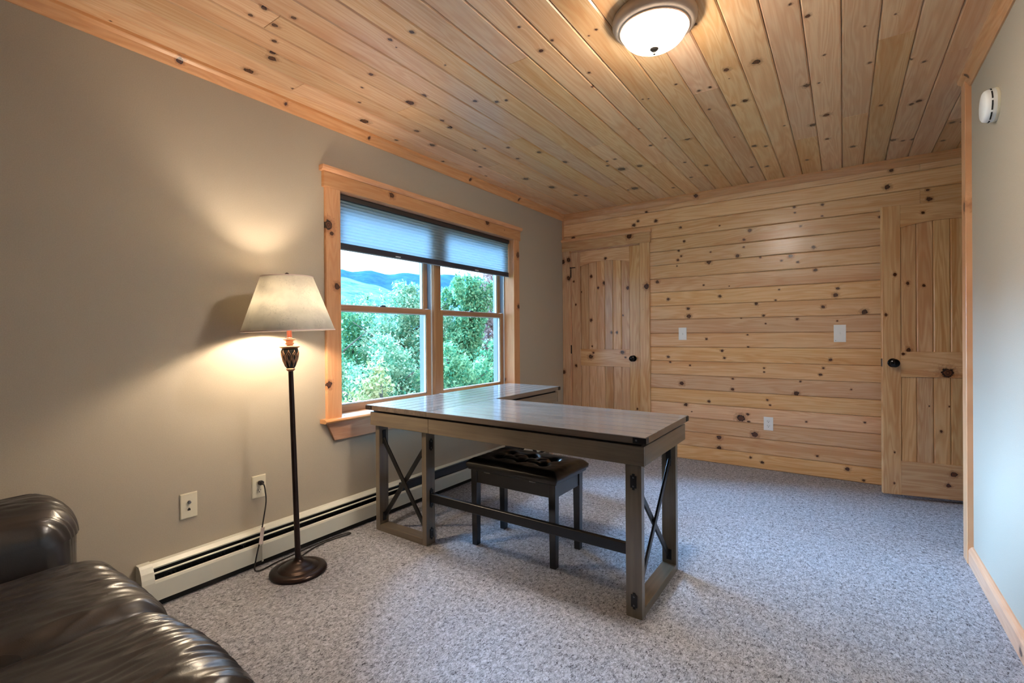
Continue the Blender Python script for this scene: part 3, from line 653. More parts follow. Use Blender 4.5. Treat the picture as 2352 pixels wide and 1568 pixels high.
# ------------------------------------------------------------------ baseboard heater
ht = empty('baseboard_heater', (0.0, 0.757, 0.0), 'long white hot water baseboard heater under the window', 'heater')
HL = 3.55
def ex(name, prof, y0, y1, mat, parent=ht):
    bm = bmesh.new(); n = len(prof)
    r1 = [bm.verts.new((x, y0, z)) for x, z in prof]; r2 = [bm.verts.new((x, y1, z)) for x, z in prof]
    for i in range(n): bm.faces.new((r1[i], r1[(i+1) % n], r2[(i+1) % n], r2[i]))
    bm.faces.new(r1[::-1]); bm.faces.new(r2)
    return obj(name, finish(bm, name), mat, parent)
ex('top_cover', [(0.001, 0.03), (0.004, 0.03), (0.004, 0.176), (0.026, 0.177), (0.044, 0.168), (0.044, 0.164), (0.046, 0.164), (0.047, 0.170), (0.028, 0.1835), (0.001, 0.1835)], 0.03, HL, M['heater'])
ex('front_panel', [(0.061, 0.031), (0.064, 0.031), (0.066, 0.108), (0.062, 0.117), (0.056, 0.120), (0.054, 0.117), (0.060, 0.113), (0.062, 0.106), (0.060, 0.038), (0.048, 0.035), (0.048, 0.031)], 0.03, HL, M['heater'])
ex('damper', [(0.050, 0.147), (0.057, 0.1445), (0.0585, 0.1485), (0.053, 0.152)], 0.03, HL, M['heater'])
ex('back_plate', [(0.006, 0.03), (0.008, 0.03), (0.008, 0.172), (0.006, 0.172)], 0.03, HL, M['fins'])
bm = bmesh.new()
yy = 0.10
while yy < HL-0.15: bm_box(bm, 0.012, 0.05, yy, yy+0.0012, 0.05, 0.118); yy += 0.016
fin = obj('fin_row', finish(bm, 'fins'), M['fins'], ht); tag(fin, kind='stuff')
p_ = obj('water_pipe', tube_mesh([(0.03, 0.03, 0.085), (0.03, HL, 0.085)], 0.011, 10), M['redtube'], ht)
for i, yb in enumerate([0.42, 1.12, 1.9, 2.7, 3.3]):
    boxes('bracket', [(0.008, 0.05, yb, yb+0.003, 0.03, 0.165), (0.045, 0.052, yb-0.01, yb+0.012, 0.135, 0.15)], M['screw'] if i == 9 else M['fins'], ht)
box('panel_seam', 0.0645, 0.0668, 0.503, 0.512, 0.024, 0.128, M['heater'], ht, 0.0006)
cp = [(0.001, 0.02), (0.069, 0.02), (0.071, 0.115), (0.067, 0.135), (0.058, 0.158), (0.045, 0.178), (0.034, 0.188), (0.001, 0.188)]
ex('end_cap', cp, 0.0, 0.047, M['heater']); ex('end_cap', cp, HL-0.03, HL+0.01, M['heater'])
ex('toe_shadow_strip', [(0.001, 0.0), (0.045, 0.0), (0.045, 0.03), (0.001, 0.03)], 0.01, HL, M['slot'])  # near-black strip painting the shade in the gap under the heater

# ------------------------------------------------------------------ wall plates
def plate(name, origin, xd, yd, w, h, mat, label, cat):
    """plate centred at origin, face along xd x yd"""
    r = empty(name, origin, label, cat); r.matrix_world = axes(origin, xd, yd)
    bm = bmesh.new(); bm_box(bm, -w/2, w/2, -h/2, h/2, 0, 0.006)
    top = [e for e in bm.edges if min(v.co.z for v in e.verts) > 0.005]
    bmesh.ops.bevel(bm, geom=top, offset=0.003, segments=2, affect='EDGES')
    obj('cover_plate', finish(bm, 'plate'), mat, r); return r
def cyl(name, parent, x, y, z0, z1, r, mat, seg=16):
    return lathe(name, [(0, z0), (r, z0), (r, z1), (0, z1)], mat, parent, (x, y, 0), seg)
def receptacle(r, yc, mat):
    bm = bmesh.new(); n = 24; pts = []
    for i in range(n):
        a = 2*math.pi*i/n; pts.append((max(-0.0165, min(0.0165, 0.0175*math.cos(a)*1.1)), yc+0.0145*math.sin(a)))
    v0 = [bm.verts.new((x, y, 0.0055)) for x, y in pts]; v1 = [bm.verts.new((x*0.97, yc+(y-yc)*0.97, 0.0078)) for x, y in pts]
    bm.faces.new(v1)
    for i in range(n): bm.faces.new((v0[i], v0[(i+1) % n], v1[(i+1) % n], v1[i]))
    f = obj('receptacle_face', finish(bm, 'face'), mat, r)
    boxes('slot', [(-0.0075, -0.0052, yc-0.001, yc+0.007, 0.0076, 0.0081), (0.0052, 0.0075, yc-0.001, yc+0.006, 0.0076, 0.0081)], M['slot'], f)
    lathe('ground_hole', [(0, 0.0076), (0.0027, 0.0076), (0.0027, 0.0081), (0, 0.0081)], M['slot'], f, (0, yc-0.0075, 0), 12)
LW = ((0, 1, 0), (0, 0, 1)); PW = ((1, 0, 0), (0, 0, 1))
r = plate('phone_cable_plate', (0.0005, 0.959, 0.386), *LW, 0.0715, 0.115, M['ivory'], 'almond wall plate with cable jack and phone jack nearest the sofa', 'wall plate')
cyl('screw', r, 0, 0.048, 0.006, 0.0068, 0.0028, M['ivory']); cyl('screw', r, 0, -0.048, 0.006, 0.0068, 0.0028, M['ivory'])
cyl('coax_jack', r, 0, 0.016, 0.006, 0.018, 0.0052, M['screw']); cyl('coax_nut', r, 0, 0.016, 0.006, 0.009, 0.0075, M['screw'], 6)
boxes('phone_jack', [(-0.006, 0.006, -0.023, -0.015, 0.0055, 0.0068), (-0.003, 0.003, -0.015, -0.011, 0.0055, 0.0068)], M['slot'], r)
r = plate('wall_outlet', (0.0005, 1.281, 0.388), *LW, 0.0715, 0.115, M['ivory'], 'almond duplex outlet with the lamp plug in its upper socket', 'outlet')
receptacle(r, 0.0195, M['ivory']); receptacle(r, -0.0195, M['ivory'])
r = plate('light_switch', (1.257, PY-0.0005, 1.16), *PW, 0.0715, 0.115, M['white'], 'small white toggle switch on the board wall beside the corner door', 'switch')
boxes('toggle', [(-0.005, 0.005, -0.012, 0.012, 0.0055, 0.0072), (-0.0035, 0.0035, -0.006, 0.004, 0.007, 0.017)], M['white'], r, 0.0006)
cyl('screw', r, 0, 0.03, 0.006, 0.0068, 0.0028, M['white']); cyl('screw', r, 0, -0.03, 0.006, 0.0068, 0.0028, M['white'])
r = plate('light_switch', (2.463, PY-0.0005, 1.154), *PW, 0.080, 0.136, M['white'], 'larger white switch plate on the board wall near the open door', 'switch')
boxes('toggle', [(-0.005, 0.005, -0.012, 0.012, 0.0055, 0.0072), (-0.0035, 0.0035, -0.004, 0.007, 0.007, 0.017)], M['white'], r, 0.0006)
cyl('screw', r, 0, 0.03, 0.006, 0.0068, 0.0028, M['white']); cyl('screw', r, 0, -0.03, 0.006, 0.0068, 0.0028, M['white'])
box('maker_mark', -0.031, -0.024, -0.058, -0.0555, 0.006, 0.0064, M['rail'], r)
r = plate('wall_outlet', (1.961, PY-0.0005, 0.394), *PW, 0.0715, 0.113, M['white'], 'white duplex outlet low on the board wall', 'outlet')
receptacle(r, 0.0195, M['white']); receptacle(r, -0.0195, M['white'])

# ------------------------------------------------------------------ smoke alarm
sm = empty('smoke_alarm', (RX, 2.79, 2.104), 'round white smoke alarm with dark vents on the right wall', 'smoke alarm')
sm.matrix_world = axes((RX, 2.79, 2.104), (0, -1, 0), (0, 0, 1))
lathe('mounting_plate', [(0, 0.0), (0.068, 0.0), (0.069, 0.003), (0.068, 0.009), (0.0, 0.009)], M['ivory'], sm, seg=48)
lathe('housing', [(0.0, 0.009), (0.0655, 0.009), (0.067, 0.013), (0.0665, 0.022), (0.064, 0.034), (0.061, 0.041), (0.055, 0.045), (0, 0.047)], M['white'], sm, seg=48)
for i in range(9):
    a0_ = i*2*math.pi/9+0.12; a1_ = a0_+0.56
    bm = bmesh.new(); P0 = []
    for t in range(7):
        a = a0_+(a1_-a0_)*t/6
        P0.append([bm.verts.new((q*math.cos(a), q*math.sin(a), z)) for q, z in ((0.0668, 0.0215), (0.0662, 0.0262))])
    for t in range(6): bm.faces.new((P0[t][0], P0[t+1][0], P0[t+1][1], P0[t][1]))
    o = obj('vent', finish(bm, 'vent'), M['slot'], sm)
    sol = o.modifiers.new('s', 'SOLIDIFY'); sol.thickness = 0.002; sol.offset = 0
# print on the rim, seen as small illegible dark strokes in the photograph
bm = bmesh.new()
for k in range(7):
    a = math.radians(196+k*4.2)
    for dz in ((0.012, 0.0175),):
        q = 0.0674
        p0 = [(q*math.cos(a+s*0.012), q*math.sin(a+s*0.012), z) for s, z in ((-1, dz[0]+0.001*(k % 2)), (1, dz[0]), (1, dz[1]), (-1, dz[1]-0.0012*(k % 3)))]
        bm.faces.new([bm.verts.new(p) for p in p0])
obj('rim_print', finish(bm, 'print'), M['slot'], sm)

# ------------------------------------------------------------------ ceiling light
cl = empty('ceiling_light', (1.862, 1.928, CZ), 'round flush ceiling light with nickel ring and lit frosted bowl', 'ceiling light')
lathe('base_ring', [(0, -0.001), (0.163, -0.001), (0.166, -0.008), (0.1655, -0.020), (0.160, -0.034), (0.150, -0.043), (0.138, -0.049), (0.131, -0.051), (0.129, -0.046), (0.128, -0.030), (0, -0.028)], M['nickel'], cl, seg=72)
lathe('trim_ring', [(0.1365, -0.047), (0.1375, -0.052), (0.134, -0.0545), (0.130, -0.053), (0.1285, -0.046)], M['nickel2'], cl, seg=72)
bp = [(0.1285, -0.046)]+[(0.1285*math.cos(t), -0.048-0.078*math.sin(t)) for t in [i*math.pi/2/14 for i in range(1, 14)]]+[(0, -0.126)]
lathe('glass_bowl', bp, M['bowl'], cl, seg=64)
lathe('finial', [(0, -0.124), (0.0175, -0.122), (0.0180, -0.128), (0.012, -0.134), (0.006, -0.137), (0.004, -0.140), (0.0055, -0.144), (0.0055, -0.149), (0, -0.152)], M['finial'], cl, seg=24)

# ------------------------------------------------------------------ floor lamp
base = Vector((0.272, 1.333, 0)); topc = Vector((0.252, 1.298, 1.45))
lp = empty('floor_lamp', base, 'bronze floor lamp with carved urn and lit parchment empire shade', 'lamp')
ax = (topc-base).normalized(); q = Vector((0, 0, 1)).rotation_difference(ax); lp.rotation_mode = 'QUATERNION'
lean = q.to_matrix().to_4x4()
lathe('base_plate', [(0, 0.0), (0.126, 0.0), (0.130, 0.004), (0.131, 0.012), (0.127, 0.019), (0.118, 0.024), (0.104, 0.026), (0.094, 0.024), (0.088, 0.028), (0.078, 0.035), (0.070, 0.036), (0.064, 0.040), (0.050, 0.047), (0.038, 0.052), (0.026, 0.058), (0.018, 0.070), (0.016, 0.078), (0, 0.078)], M['bronze'], lp, seg=64)
stem = [(0.0135, 0.07), (0.0130, 0.25), (0.0122, 0.7), (0.0115, 0.99), (0.0115, 1.0)]
def lpart(name, prof, mat, seg=32):
    o = lathe(name, prof, mat, lp, seg=seg); o.matrix_local = lean; return o
lpart('pole', [(0, 0.07)]+stem+[(0, 1.0)], M['bronze'])
lpart('pole_collar', [(0, 0.991), (0.013, 0.991), (0.020, 0.998), (0.021, 1.002), (0.018, 1.006), (0, 1.006)], M['bronze_hi'])
urn = lpart('urn', [(0, 1.004), (0.017, 1.004), (0.025, 1.022), (0.033, 1.045), (0.038, 1.070), (0.0395, 1.085), (0.037, 1.098), (0.033, 1.104), (0, 1.104)], M['slot'])
def urn_r(z):
    T = [(1.004, 0.017), (1.022, 0.025), (1.045, 0.033), (1.070, 0.038), (1.085, 0.0395), (1.098, 0.037), (1.104, 0.033)]
    for (za, ra), (zb_, rb) in zip(T, T[1:]):
        if za <= z <= zb_: return ra+(rb-ra)*(z-za)/(zb_-za)
    return 0.03
for k in range(9):
    th = 2*math.pi*k/9; dw = math.pi/9
    for sc_, mt in ((1.0, 'bronze_hi'), (0.52, 'bronze_hi')):
        P = []
        for i in range(15):
            t = i/14; z = 1.012+0.086*t if sc_ == 1.0 else 1.030+0.052*t
            P.append((th+dw*sc_*1.0*math.sin(math.pi*min(1, t*1.12)**1.4)*(0.92 if t < 0.98 else 0), z))
        L_ = [(urn_r(z)*math.cos(a)*1.03, urn_r(z)*math.sin(a)*1.03, z) for a, z in P]
        R_ = [(urn_r(z)*math.cos(2*th-a)*1.03, urn_r(z)*math.sin(2*th-a)*1.03, z) for a, z in P[::-1]]
        me = tube_mesh(L_+R_[1:], 0.0017, 5); o = obj('leaf_relief', me, M[mt], urn)
lpart('urn_rim', [(0, 1.102), (0.036, 1.102), (0.040, 1.105), (0.047, 1.109), (0.047, 1.112), (0.040, 1.115), (0, 1.115)], M['bronze_hi'])
lpart('neck_ring', [(0, 1.114), (0.015, 1.114), (0.015, 1.121), (0.020, 1.123), (0.021, 1.128), (0.018, 1.131), (0.016, 1.133), (0.019, 1.140), (0.029, 1.145), (0.030, 1.148), (0.014, 1.150), (0, 1.150)], M['bronze_hi'])
lpart('neck', [(0, 1.15), (0.0135, 1.15), (0.0135, 1.154), (0.0115, 1.156), (0.0112, 1.23), (0, 1.23)], M['redtube'])
lpart('socket', [(0, 1.21), (0.013, 1.21), (0.014, 1.24), (0.012, 1.255), (0, 1.255)], M['bronze'])
sh = lpart('lamp_shade', [(0.211, 1.188), (0.1185, 1.449)], M['shade'], 64)
so = sh.modifiers.new('s', 'SOLIDIFY'); so.thickness = 0.0012
lpart('shade_trim', [(0.210, 1.187), (0.2125, 1.187), (0.2125, 1.192), (0.2105, 1.192)], M['tag'], 64)
lpart('shade_trim', [(0.118, 1.4475), (0.1205, 1.4475), (0.119, 1.452), (0.1175, 1.452)], M['tag'], 64)
bm = bmesh.new()
o = obj('harp', tube_mesh([(0.055*math.sin(t), 0, 1.27+0.085*(1-math.cos(t))) if False else (0.05*math.sin(t), 0, 1.36-0.09*math.cos(t)) for t in [i*2*math.pi/24 for i in range(24)]], 0.0018, 6, True), M['bronze'], lp); o.matrix_local = lean
for k in range(3):
    a = k*2*math.pi/3+0.4
    o = obj('shade_arm', tube_mesh([(0, 0, 1.45), (0.1185*math.cos(a), 0.1185*math.sin(a), 1.447)], 0.0016, 6), M['bronze'], lp); o.matrix_local = lean
lpart('finial', [(0, 1.449), (0.009, 1.449), (0.009, 1.453), (0.005, 1.456), (0.010, 1.461), (0.011, 1.466), (0.006, 1.472), (0, 1.474)], M['bronze'], 20)
bl_ = bpy.data.lights.new('bulb_light', 'POINT'); bl_.energy = LAMP_FLOOR; bl_.color = (1.0, 0.83, 0.62); bl_.shadow_soft_size = 0.032
blo = bpy.data.objects.new('bulb_light', bl_); COL.objects.link(blo); blo.parent = lp; blo.location = lean @ Vector((0, 0, 1.297))
# cord, plug and tag
B = base
def rel(p): return (p[0]-B.x, p[1]-B.y, p[2]-B.z)
cpts = [(0.034, 1.282, 0.410), (0.050, 1.284, 0.400), (0.058, 1.285, 0.370), (0.066, 1.284, 0.32), (0.080, 1.262, 0.235), (0.086, 1.250, 0.19), (0.09, 1.236, 0.13), (0.10, 1.213, 0.06), (0.102, 1.207, 0.012), (0.112, 1.24, 0.006),
        (0.094, 1.32, 0.006), (0.088, 1.40, 0.006), (0.075, 1.52, 0.006), (0.080, 1.65, 0.008), (0.086, 1.742, 0.006), (0.100, 1.762, 0.006), (0.112, 1.745, 0.006), (0.096, 1.66, 0.006), (0.092, 1.60, 0.006), (0.110, 1.50, 0.006), (0.150, 1.42, 0.008), (0.20, 1.38, 0.018)]
obj('cord', tube_mesh(smoothpath([rel(p) for p in cpts], 6), 0.0034, 7), M['cord'], lp)
bm = bmesh.new(); bm_box(bm, 0.0085-B.x, 0.036-B.x, 1.270-B.y, 1.293-B.y, 0.400, 0.4195)
bmesh.ops.bevel(bm, geom=bm.edges[:], offset=0.004, segments=2, affect='EDGES'); obj('plug', finish(bm, 'plug'), M['cord'], lp)
o = bar('cord_tag', rel((0.0905, 1.254, 0.205)), rel((0.097, 1.238, 0.128)), 0.020, 0.0012, M['tag'], lp, (0.95, 0.1, 0.1))

# ------------------------------------------------------------------ L-shaped desk
TX0, TX1, TY0, TY1, SX, RYE = 0.150, 1.846, 1.842, 2.467, 0.645, 3.320
TZ, TT = 0.752, 0.028
dk = empty('desk', (1.0, 2.1, 0), 'large grey-brown L-shaped desk with X-braced ends in front of the window', 'desk')
DO = Vector((1.0, 2.1, 0))
def dp(p): return (p[0]-DO.x, p[1]-DO.y, p[2]-DO.z)
def dbox(name, x0, x1, y0, y1, z0, z1, mat=None, bev=0.0015, parent=dk, axis='x'):
    """box whose grain runs along axis"""
    xd, yd = {'x': ((1, 0, 0), (0, 1, 0)), 'y': ((0, 1, 0), (-1, 0, 0)), 'z': ((0, 0, 1), (0, 1, 0))}[axis]
    bm = bmesh.new(); bm_box(bm, *[a-b for a, b in zip((x0, x1), (DO.x, DO.x))], y0-DO.y, y1-DO.y, z0, z1)
    if bev: bmesh.ops.bevel(bm, geom=bm.edges[:], offset=bev, segments=1, affect='EDGES')
    c = dp(((x0+x1)/2, (y0+y1)/2, (z0+z1)/2)); mw = axes(c, xd, yd); bm.transform(mw.inverted())
    return obj(name, finish(bm, name), mat or M['desk'], parent, mw=mw)
n = 7; w = (TY1-TY0)/n
for i in range(n): board('top_plank', dk, dp((SX+0.001, TY0+w*i+0.0003, TZ)), (1, 0, 0), (0, 1, 0), TX1-SX-0.001, w-0.0006, TT, M['desktop'], 0.0022)
n = 6; w = (SX-TX0)/n
for i in range(n):
    board('top_plank', dk, dp((TX0+w*(i+1)-0.0003, TY0, TZ)), (0, 1, 0), (-1, 0, 0), TY1-TY0-0.001, w-0.0006, TT, M['desktop'], 0.0022)
    board('top_plank', dk, dp((TX0+w*(i+1)-0.0003, TY1+0.0015, TZ)), (0, 1, 0), (-1, 0, 0), RYE-TY1-0.002, w-0.0006, TT, M['desktop'], 0.0022)
# sub-top in near-black, painting the shadow of the gap
dbox('shadow_sub_top', TX0+0.03, TX1-0.03, TY0+0.032, TY1-0.028, TZ-TT-0.015, TZ-TT, M['slot'], 0)
dbox('shadow_sub_top', TX0+0.028, SX-0.028, TY1-0.02, RYE-0.028, TZ-TT-0.015, TZ-TT, M['slot'], 0)
AZ0, AZ1 = 0.632, TZ-TT-0.013
def apron(x0, x1, y0, y1, ax): dbox('apron', x0, x1, y0, y1, AZ0, AZ1, None, 0.0015, dk, ax)
apron(TX0+0.018, SX-0.0006, TY0+0.016, TY0+0.030, 'x'); apron(SX+0.0006, TX1-0.012, TY0+0.016, TY0+0.030, 'x')
apron(TX1-0.032, TX1-0.012, TY0+0.0305, TY1-0.012, 'y'); apron(SX+0.02, TX1-0.0325, TY1-0.032, TY1-0.012, 'x')
apron(TX0+0.018, TX0+0.038, TY0+0.0305, RYE-0.034, 'y'); apron(SX-0.032, SX-0.012, TY1-0.01, RYE-0.034, 'y'); apron(TX0+0.018, SX-0.012, RYE-0.0335, RYE-0.012, 'x')
def frame_x(x0, x1, y0, plates=True):
    """upright frame across x: two posts, floor rail, top rail and a black X brace"""
    t, d = 0.034, 0.068
    dbox('post', x0, x0+t, y0, y0+d, 0, AZ0, None, 0.0015, dk, 'z'); dbox('post', x1-t, x1, y0, y0+d, 0, AZ0, None, 0.0015, dk, 'z')
    dbox('floor_rail', x0+t, x1-t, y0, y0+d, 0, 0.036, None, 0.0015, dk, 'x'); dbox('top_rail', x0+t, x1-t, y0+0.004, y0+d-0.004, AZ0-0.002, AZ1-0.01, None, 0.001, dk, 'x')
    yc = y0+d/2
    za, zb_ = 0.545, 0.085
    for sgn, yo in ((1, -0.006), (-1, 0.006)):
        xa, xb = (x0+t, x1-t) if sgn > 0 else (x1-t, x0+t)
        s1 = 0.003 if sgn > 0 else -0.003
        c1_ = Vector(dp((xa+s1, yc+yo, za))); c2_ = Vector(dp((xb-s1, yc+yo, zb_)))
        b = bar('cross_brace', c1_, c2_, 0.026, 0.010, M['black'], dk, (0, 1, 0))
        for c, zz, xx in ((c1_, za, xa+s1), (c2_, zb_, xb-s1)):
            tb = dbox('brace_tab', xx-0.003, xx+0.003, yc-0.012, yc+0.012, zz-0.03, zz+0.05 if zz > 0.3 else zz+0.02, M['black'], 0.001, dk, 'z')
def frame_y(y0, y1, x1):
    t, d = 0.034, 0.068; x0 = x1-d
    dbox('post', x0, x1, y0, y0+t, 0, AZ0, None, 0.0015, dk, 'z'); dbox('post', x0, x1, y1-t, y1, 0, AZ0, None, 0.0015, dk, 'z')
    dbox('floor_rail', x0, x1, y0+t, y1-t, 0, 0.036, None, 0.0015, dk, 'y'); dbox('top_rail', x0+0.004, x1-0.004, y0+t, y1-t, AZ0-0.002, AZ1-0.01, None, 0.001, dk, 'y')
    xc = (x0+x1)/2; za, zb_ = 0.545, 0.085
    for sgn, xo in ((1, -0.006), (-1, 0.006)):
        ya, yb = (y0+t, y1-t) if sgn > 0 else (y1-t, y0+t); s1 = 0.003 if sgn > 0 else -0.003
        bar('cross_brace', dp((xc+xo, ya+s1, za)), dp((xc+xo, yb-s1, zb_)), 0.026, 0.010, M['black'], dk, (1, 0, 0))
        for yy_, zz in ((ya+s1, za), (yb-s1, zb_)):
            dbox('brace_tab', xc-0.012, xc+0.012, yy_-0.003, yy_+0.003, zz-0.03, zz+0.05 if zz > 0.3 else zz+0.02, M['black'], 0.001, dk, 'z')
frame_x(0.178, 0.598, 1.888); frame_x(0.178, 0.598, RYE-0.10)
frame_y(1.885, 2.398, 1.812)
def bolt_plate(c, xd, yd, w=0.026, h=0.066):
    """rounded black plate with two bolts, long side along yd"""
    bm = bmesh.new(); bm_box(bm, -w/2, w/2, -h/2, h/2, 0, 0.003)
    ve = [e for e in bm.edges if abs(e.verts[0].co.z-e.verts[1].co.z) > 1e-4]
    bmesh.ops.bevel(bm, geom=ve, offset=0.008, segments=4, affect='EDGES')
    o = obj('bolt_plate', finish(bm, 'bolt_plate'), M['black'], dk, mw=axes(dp(c), xd, yd))
    for s in (-1, 1): lathe('bolt', [(0, 0.003), (0.004, 0.003), (0.0035, 0.005), (0, 0.0058)], M['screw'], o, (0, s*h*0.27, 0), 12)
for z in (0.557, 0.07): bolt_plate((1.779, 1.885, z), (1, 0, 0), (0, 0, 1))
for z, h in ((0.555, 0.066), (0.258, 0.108), (0.062, 0.066)): bolt_plate((0.598, 1.926, z), (0, 1, 0), (0, 0, 1), 0.026, h)
for z in (0.557, 0.07): bolt_plate((1.779, 2.398, z), (-1, 0, 0), (0, 0, 1))
dbox('stretcher', 0.601, 1.7438, 1.913, 1.937, 0.238, 0.284, M['black'], 0.002, dk, 'x')
dbox('stretcher', 0.30, 0.324, 1.957, RYE-0.101, 0.238, 0.284, M['black'], 0.002, dk, 'y')
def corner(cx_, cy_, sx, sy, name='corner_bracket'):
    z0, z1 = TZ-0.026, TZ-0.003; L1, L2, t = 0.052, 0.030, 0.0022
    X0, X1 = (cx_-L1, cx_+t) if sx > 0 else (cx_-t, cx_+L1)
    Y0, Y1 = (cy_-L2, cy_+t) if sy > 0 else (cy_-t, cy_+L2)
    bm = bmesh.new()
    fy = (cy_, cy_+t) if sy > 0 else (cy_-t, cy_); fx = (cx_, cx_+t) if sx > 0 else (cx_-t, cx_)
    bm_box(bm, X0-DO.x, X1-DO.x, fy[0]-DO.y, fy[1]-DO.y, z0, z1); bm_box(bm, fx[0]-DO.x, fx[1]-DO.x, Y0-DO.y, Y1-DO.y, z0, z1)
    o = obj(name, finish(bm, name), M['black'], dk)
    mw = axes(dp((cx_-sx*0.038, cy_+sy*t, (z0+z1)/2)), (-sy, 0, 0) if True else (1, 0, 0), (0, 0, 1))
    s = lathe('screw', [(0, 0), (0.0042, 0), (0.0036, 0.002), (0, 0.0028)], M['screw'], o, None, 12); s.matrix_local = mw
corner(TX1, TY0, 1, -1); corner(TX1, TY1, 1, 1); corner(TX0, TY0, -1, -1); corner(SX, RYE, 1, 1); corner(TX0, RYE, -1, 1)

# ------------------------------------------------------------------ piano bench
BO = Vector((1.07, 2.21, 0))
bn = empty('piano_bench', BO, 'black piano bench with button-tufted seat pushed under the desk', 'bench')
bx0, bx1, by0_, by1_ = 0.782, 1.318, 2.05, 2.352
def bb(name, x0, x1, y0, y1, z0, z1, bev=0.0015, mat=None, parent=bn): return box(name, x0-BO.x, x1-BO.x, y0-BO.y, y1-BO.y, z0, z1, mat or M['blackwood'], parent, bev)
for lx, ly in ((bx0, by0_), (bx1-0.04, by0_), (bx0, by1_-0.04), (bx1-0.04, by1_-0.04)):
    bm = bmesh.new(); v = bm_box(bm, lx-BO.x, lx+0.04-BO.x, ly-BO.y, ly+0.04-BO.y, 0, 0.418)
    cxl = lx+0.02-BO.x; cyl_ = ly+0.02-BO.y
    for q_ in v[:4]: q_.co.x = cxl+(q_.co.x-cxl)*0.82; q_.co.y = cyl_+(q_.co.y-cyl_)*0.82
    bmesh.ops.bevel(bm, geom=bm.edges[:], offset=0.0015, segments=1, affect='EDGES')
    obj('leg', finish(bm, 'leg'), M['blackwood'], bn)
bb('storage_box', bx0+0.006, bx1-0.006, by0_+0.006, by1_-0.006, 0.348, 0.418)
bb('lid', 0.770, 1.330, 2.038, 2.372, 0.420, 0.436, 0.003)
for hx in (0.905, 1.195): bb('lid_hinge', hx-0.02, hx+0.02, 2.0345, 2.0385, 0.4165, 0.4205, 0.0004, M['screw'])
# tufted cushion
NXc, NYc = 110, 72; cx0, cx1, cy0, cy1 = 0.762, 1.338, 2.028, 2.388
btn = [(0.762+0.576*(i+1)/4, 2.028+0.36*(j+1)/3) for i in range(3) for j in range(2)]
bm = bmesh.new(); grid = []
for j in range(NYc+1):
    row = []
    for i in range(NXc+1):
        u = i/NXc; v_ = j/NYc; x = cx0+(cx1-cx0)*u; y = cy0+(cy1-cy0)*v_
        e = min(u, 1-u)*(cx1-cx0); g = min(v_, 1-v_)*(cy1-cy0); m = min(e, g)
        h = 0.018+0.030*(1-max(0, 1-m/0.045)**2.2)
        mm = 0.0; dn = 9
        for bx_, by_ in btn:
            d_ = math.hypot(x-bx_, y-by_); mm += math.exp(-(d_/0.026)**2); dn = min(dn, d_)
        h -= 0.026*min(1, mm)
        # creases between buttons
        for (ax_, ay_) in btn:
            for (qx, qy) in btn:
                if (ax_, ay_) < (qx, qy) and math.hypot(ax_-qx, ay_-qy) < 0.2:
                    L2_ = (qx-ax_)**2+(qy-ay_)**2; t = max(0, min(1, ((x-ax_)*(qx-ax_)+(y-ay_)*(qy-ay_))/L2_))
                    dd = math.hypot(x-ax_-t*(qx-ax_), y-ay_-t*(qy-ay_)); h -= 0.005*math.exp(-(dd/0.010)**2)
        h += 0.0015*mnoise.noise(Vector((x*30, y*30, 0)))
        row.append(bm.verts.new((x-BO.x, y-BO.y, 0.436+max(h, 0.004))))
    grid.append(row)
for j in range(NYc):
    for i in range(NXc): bm.faces.new((grid[j][i], grid[j][i+1], grid[j+1][i+1], grid[j+1][i]))
edge = grid[0]+[r_[-1] for r_ in grid[1:]]+grid[-1][-2::-1]+[r_[0] for r_ in grid[-2:0:-1]]
low = [bm.verts.new((v_.co.x*0.995, v_.co.y*0.99, 0.436)) for v_ in edge]
for i in range(len(edge)): j = (i+1) % len(edge); bm.faces.new((edge[i], edge[j], low[j], low[i]))
obj('cushion', finish(bm, 'cushion', True), M['vinyl_black'], bn)
for bx_, by_ in btn: lathe('button', [(0, 0.0), (0.009, 0.0), (0.0095, 0.003), (0.006, 0.006), (0, 0.007)], M['vinyl_black'], bn, (bx_-BO.x, by_-BO.y, 0.457), 16)

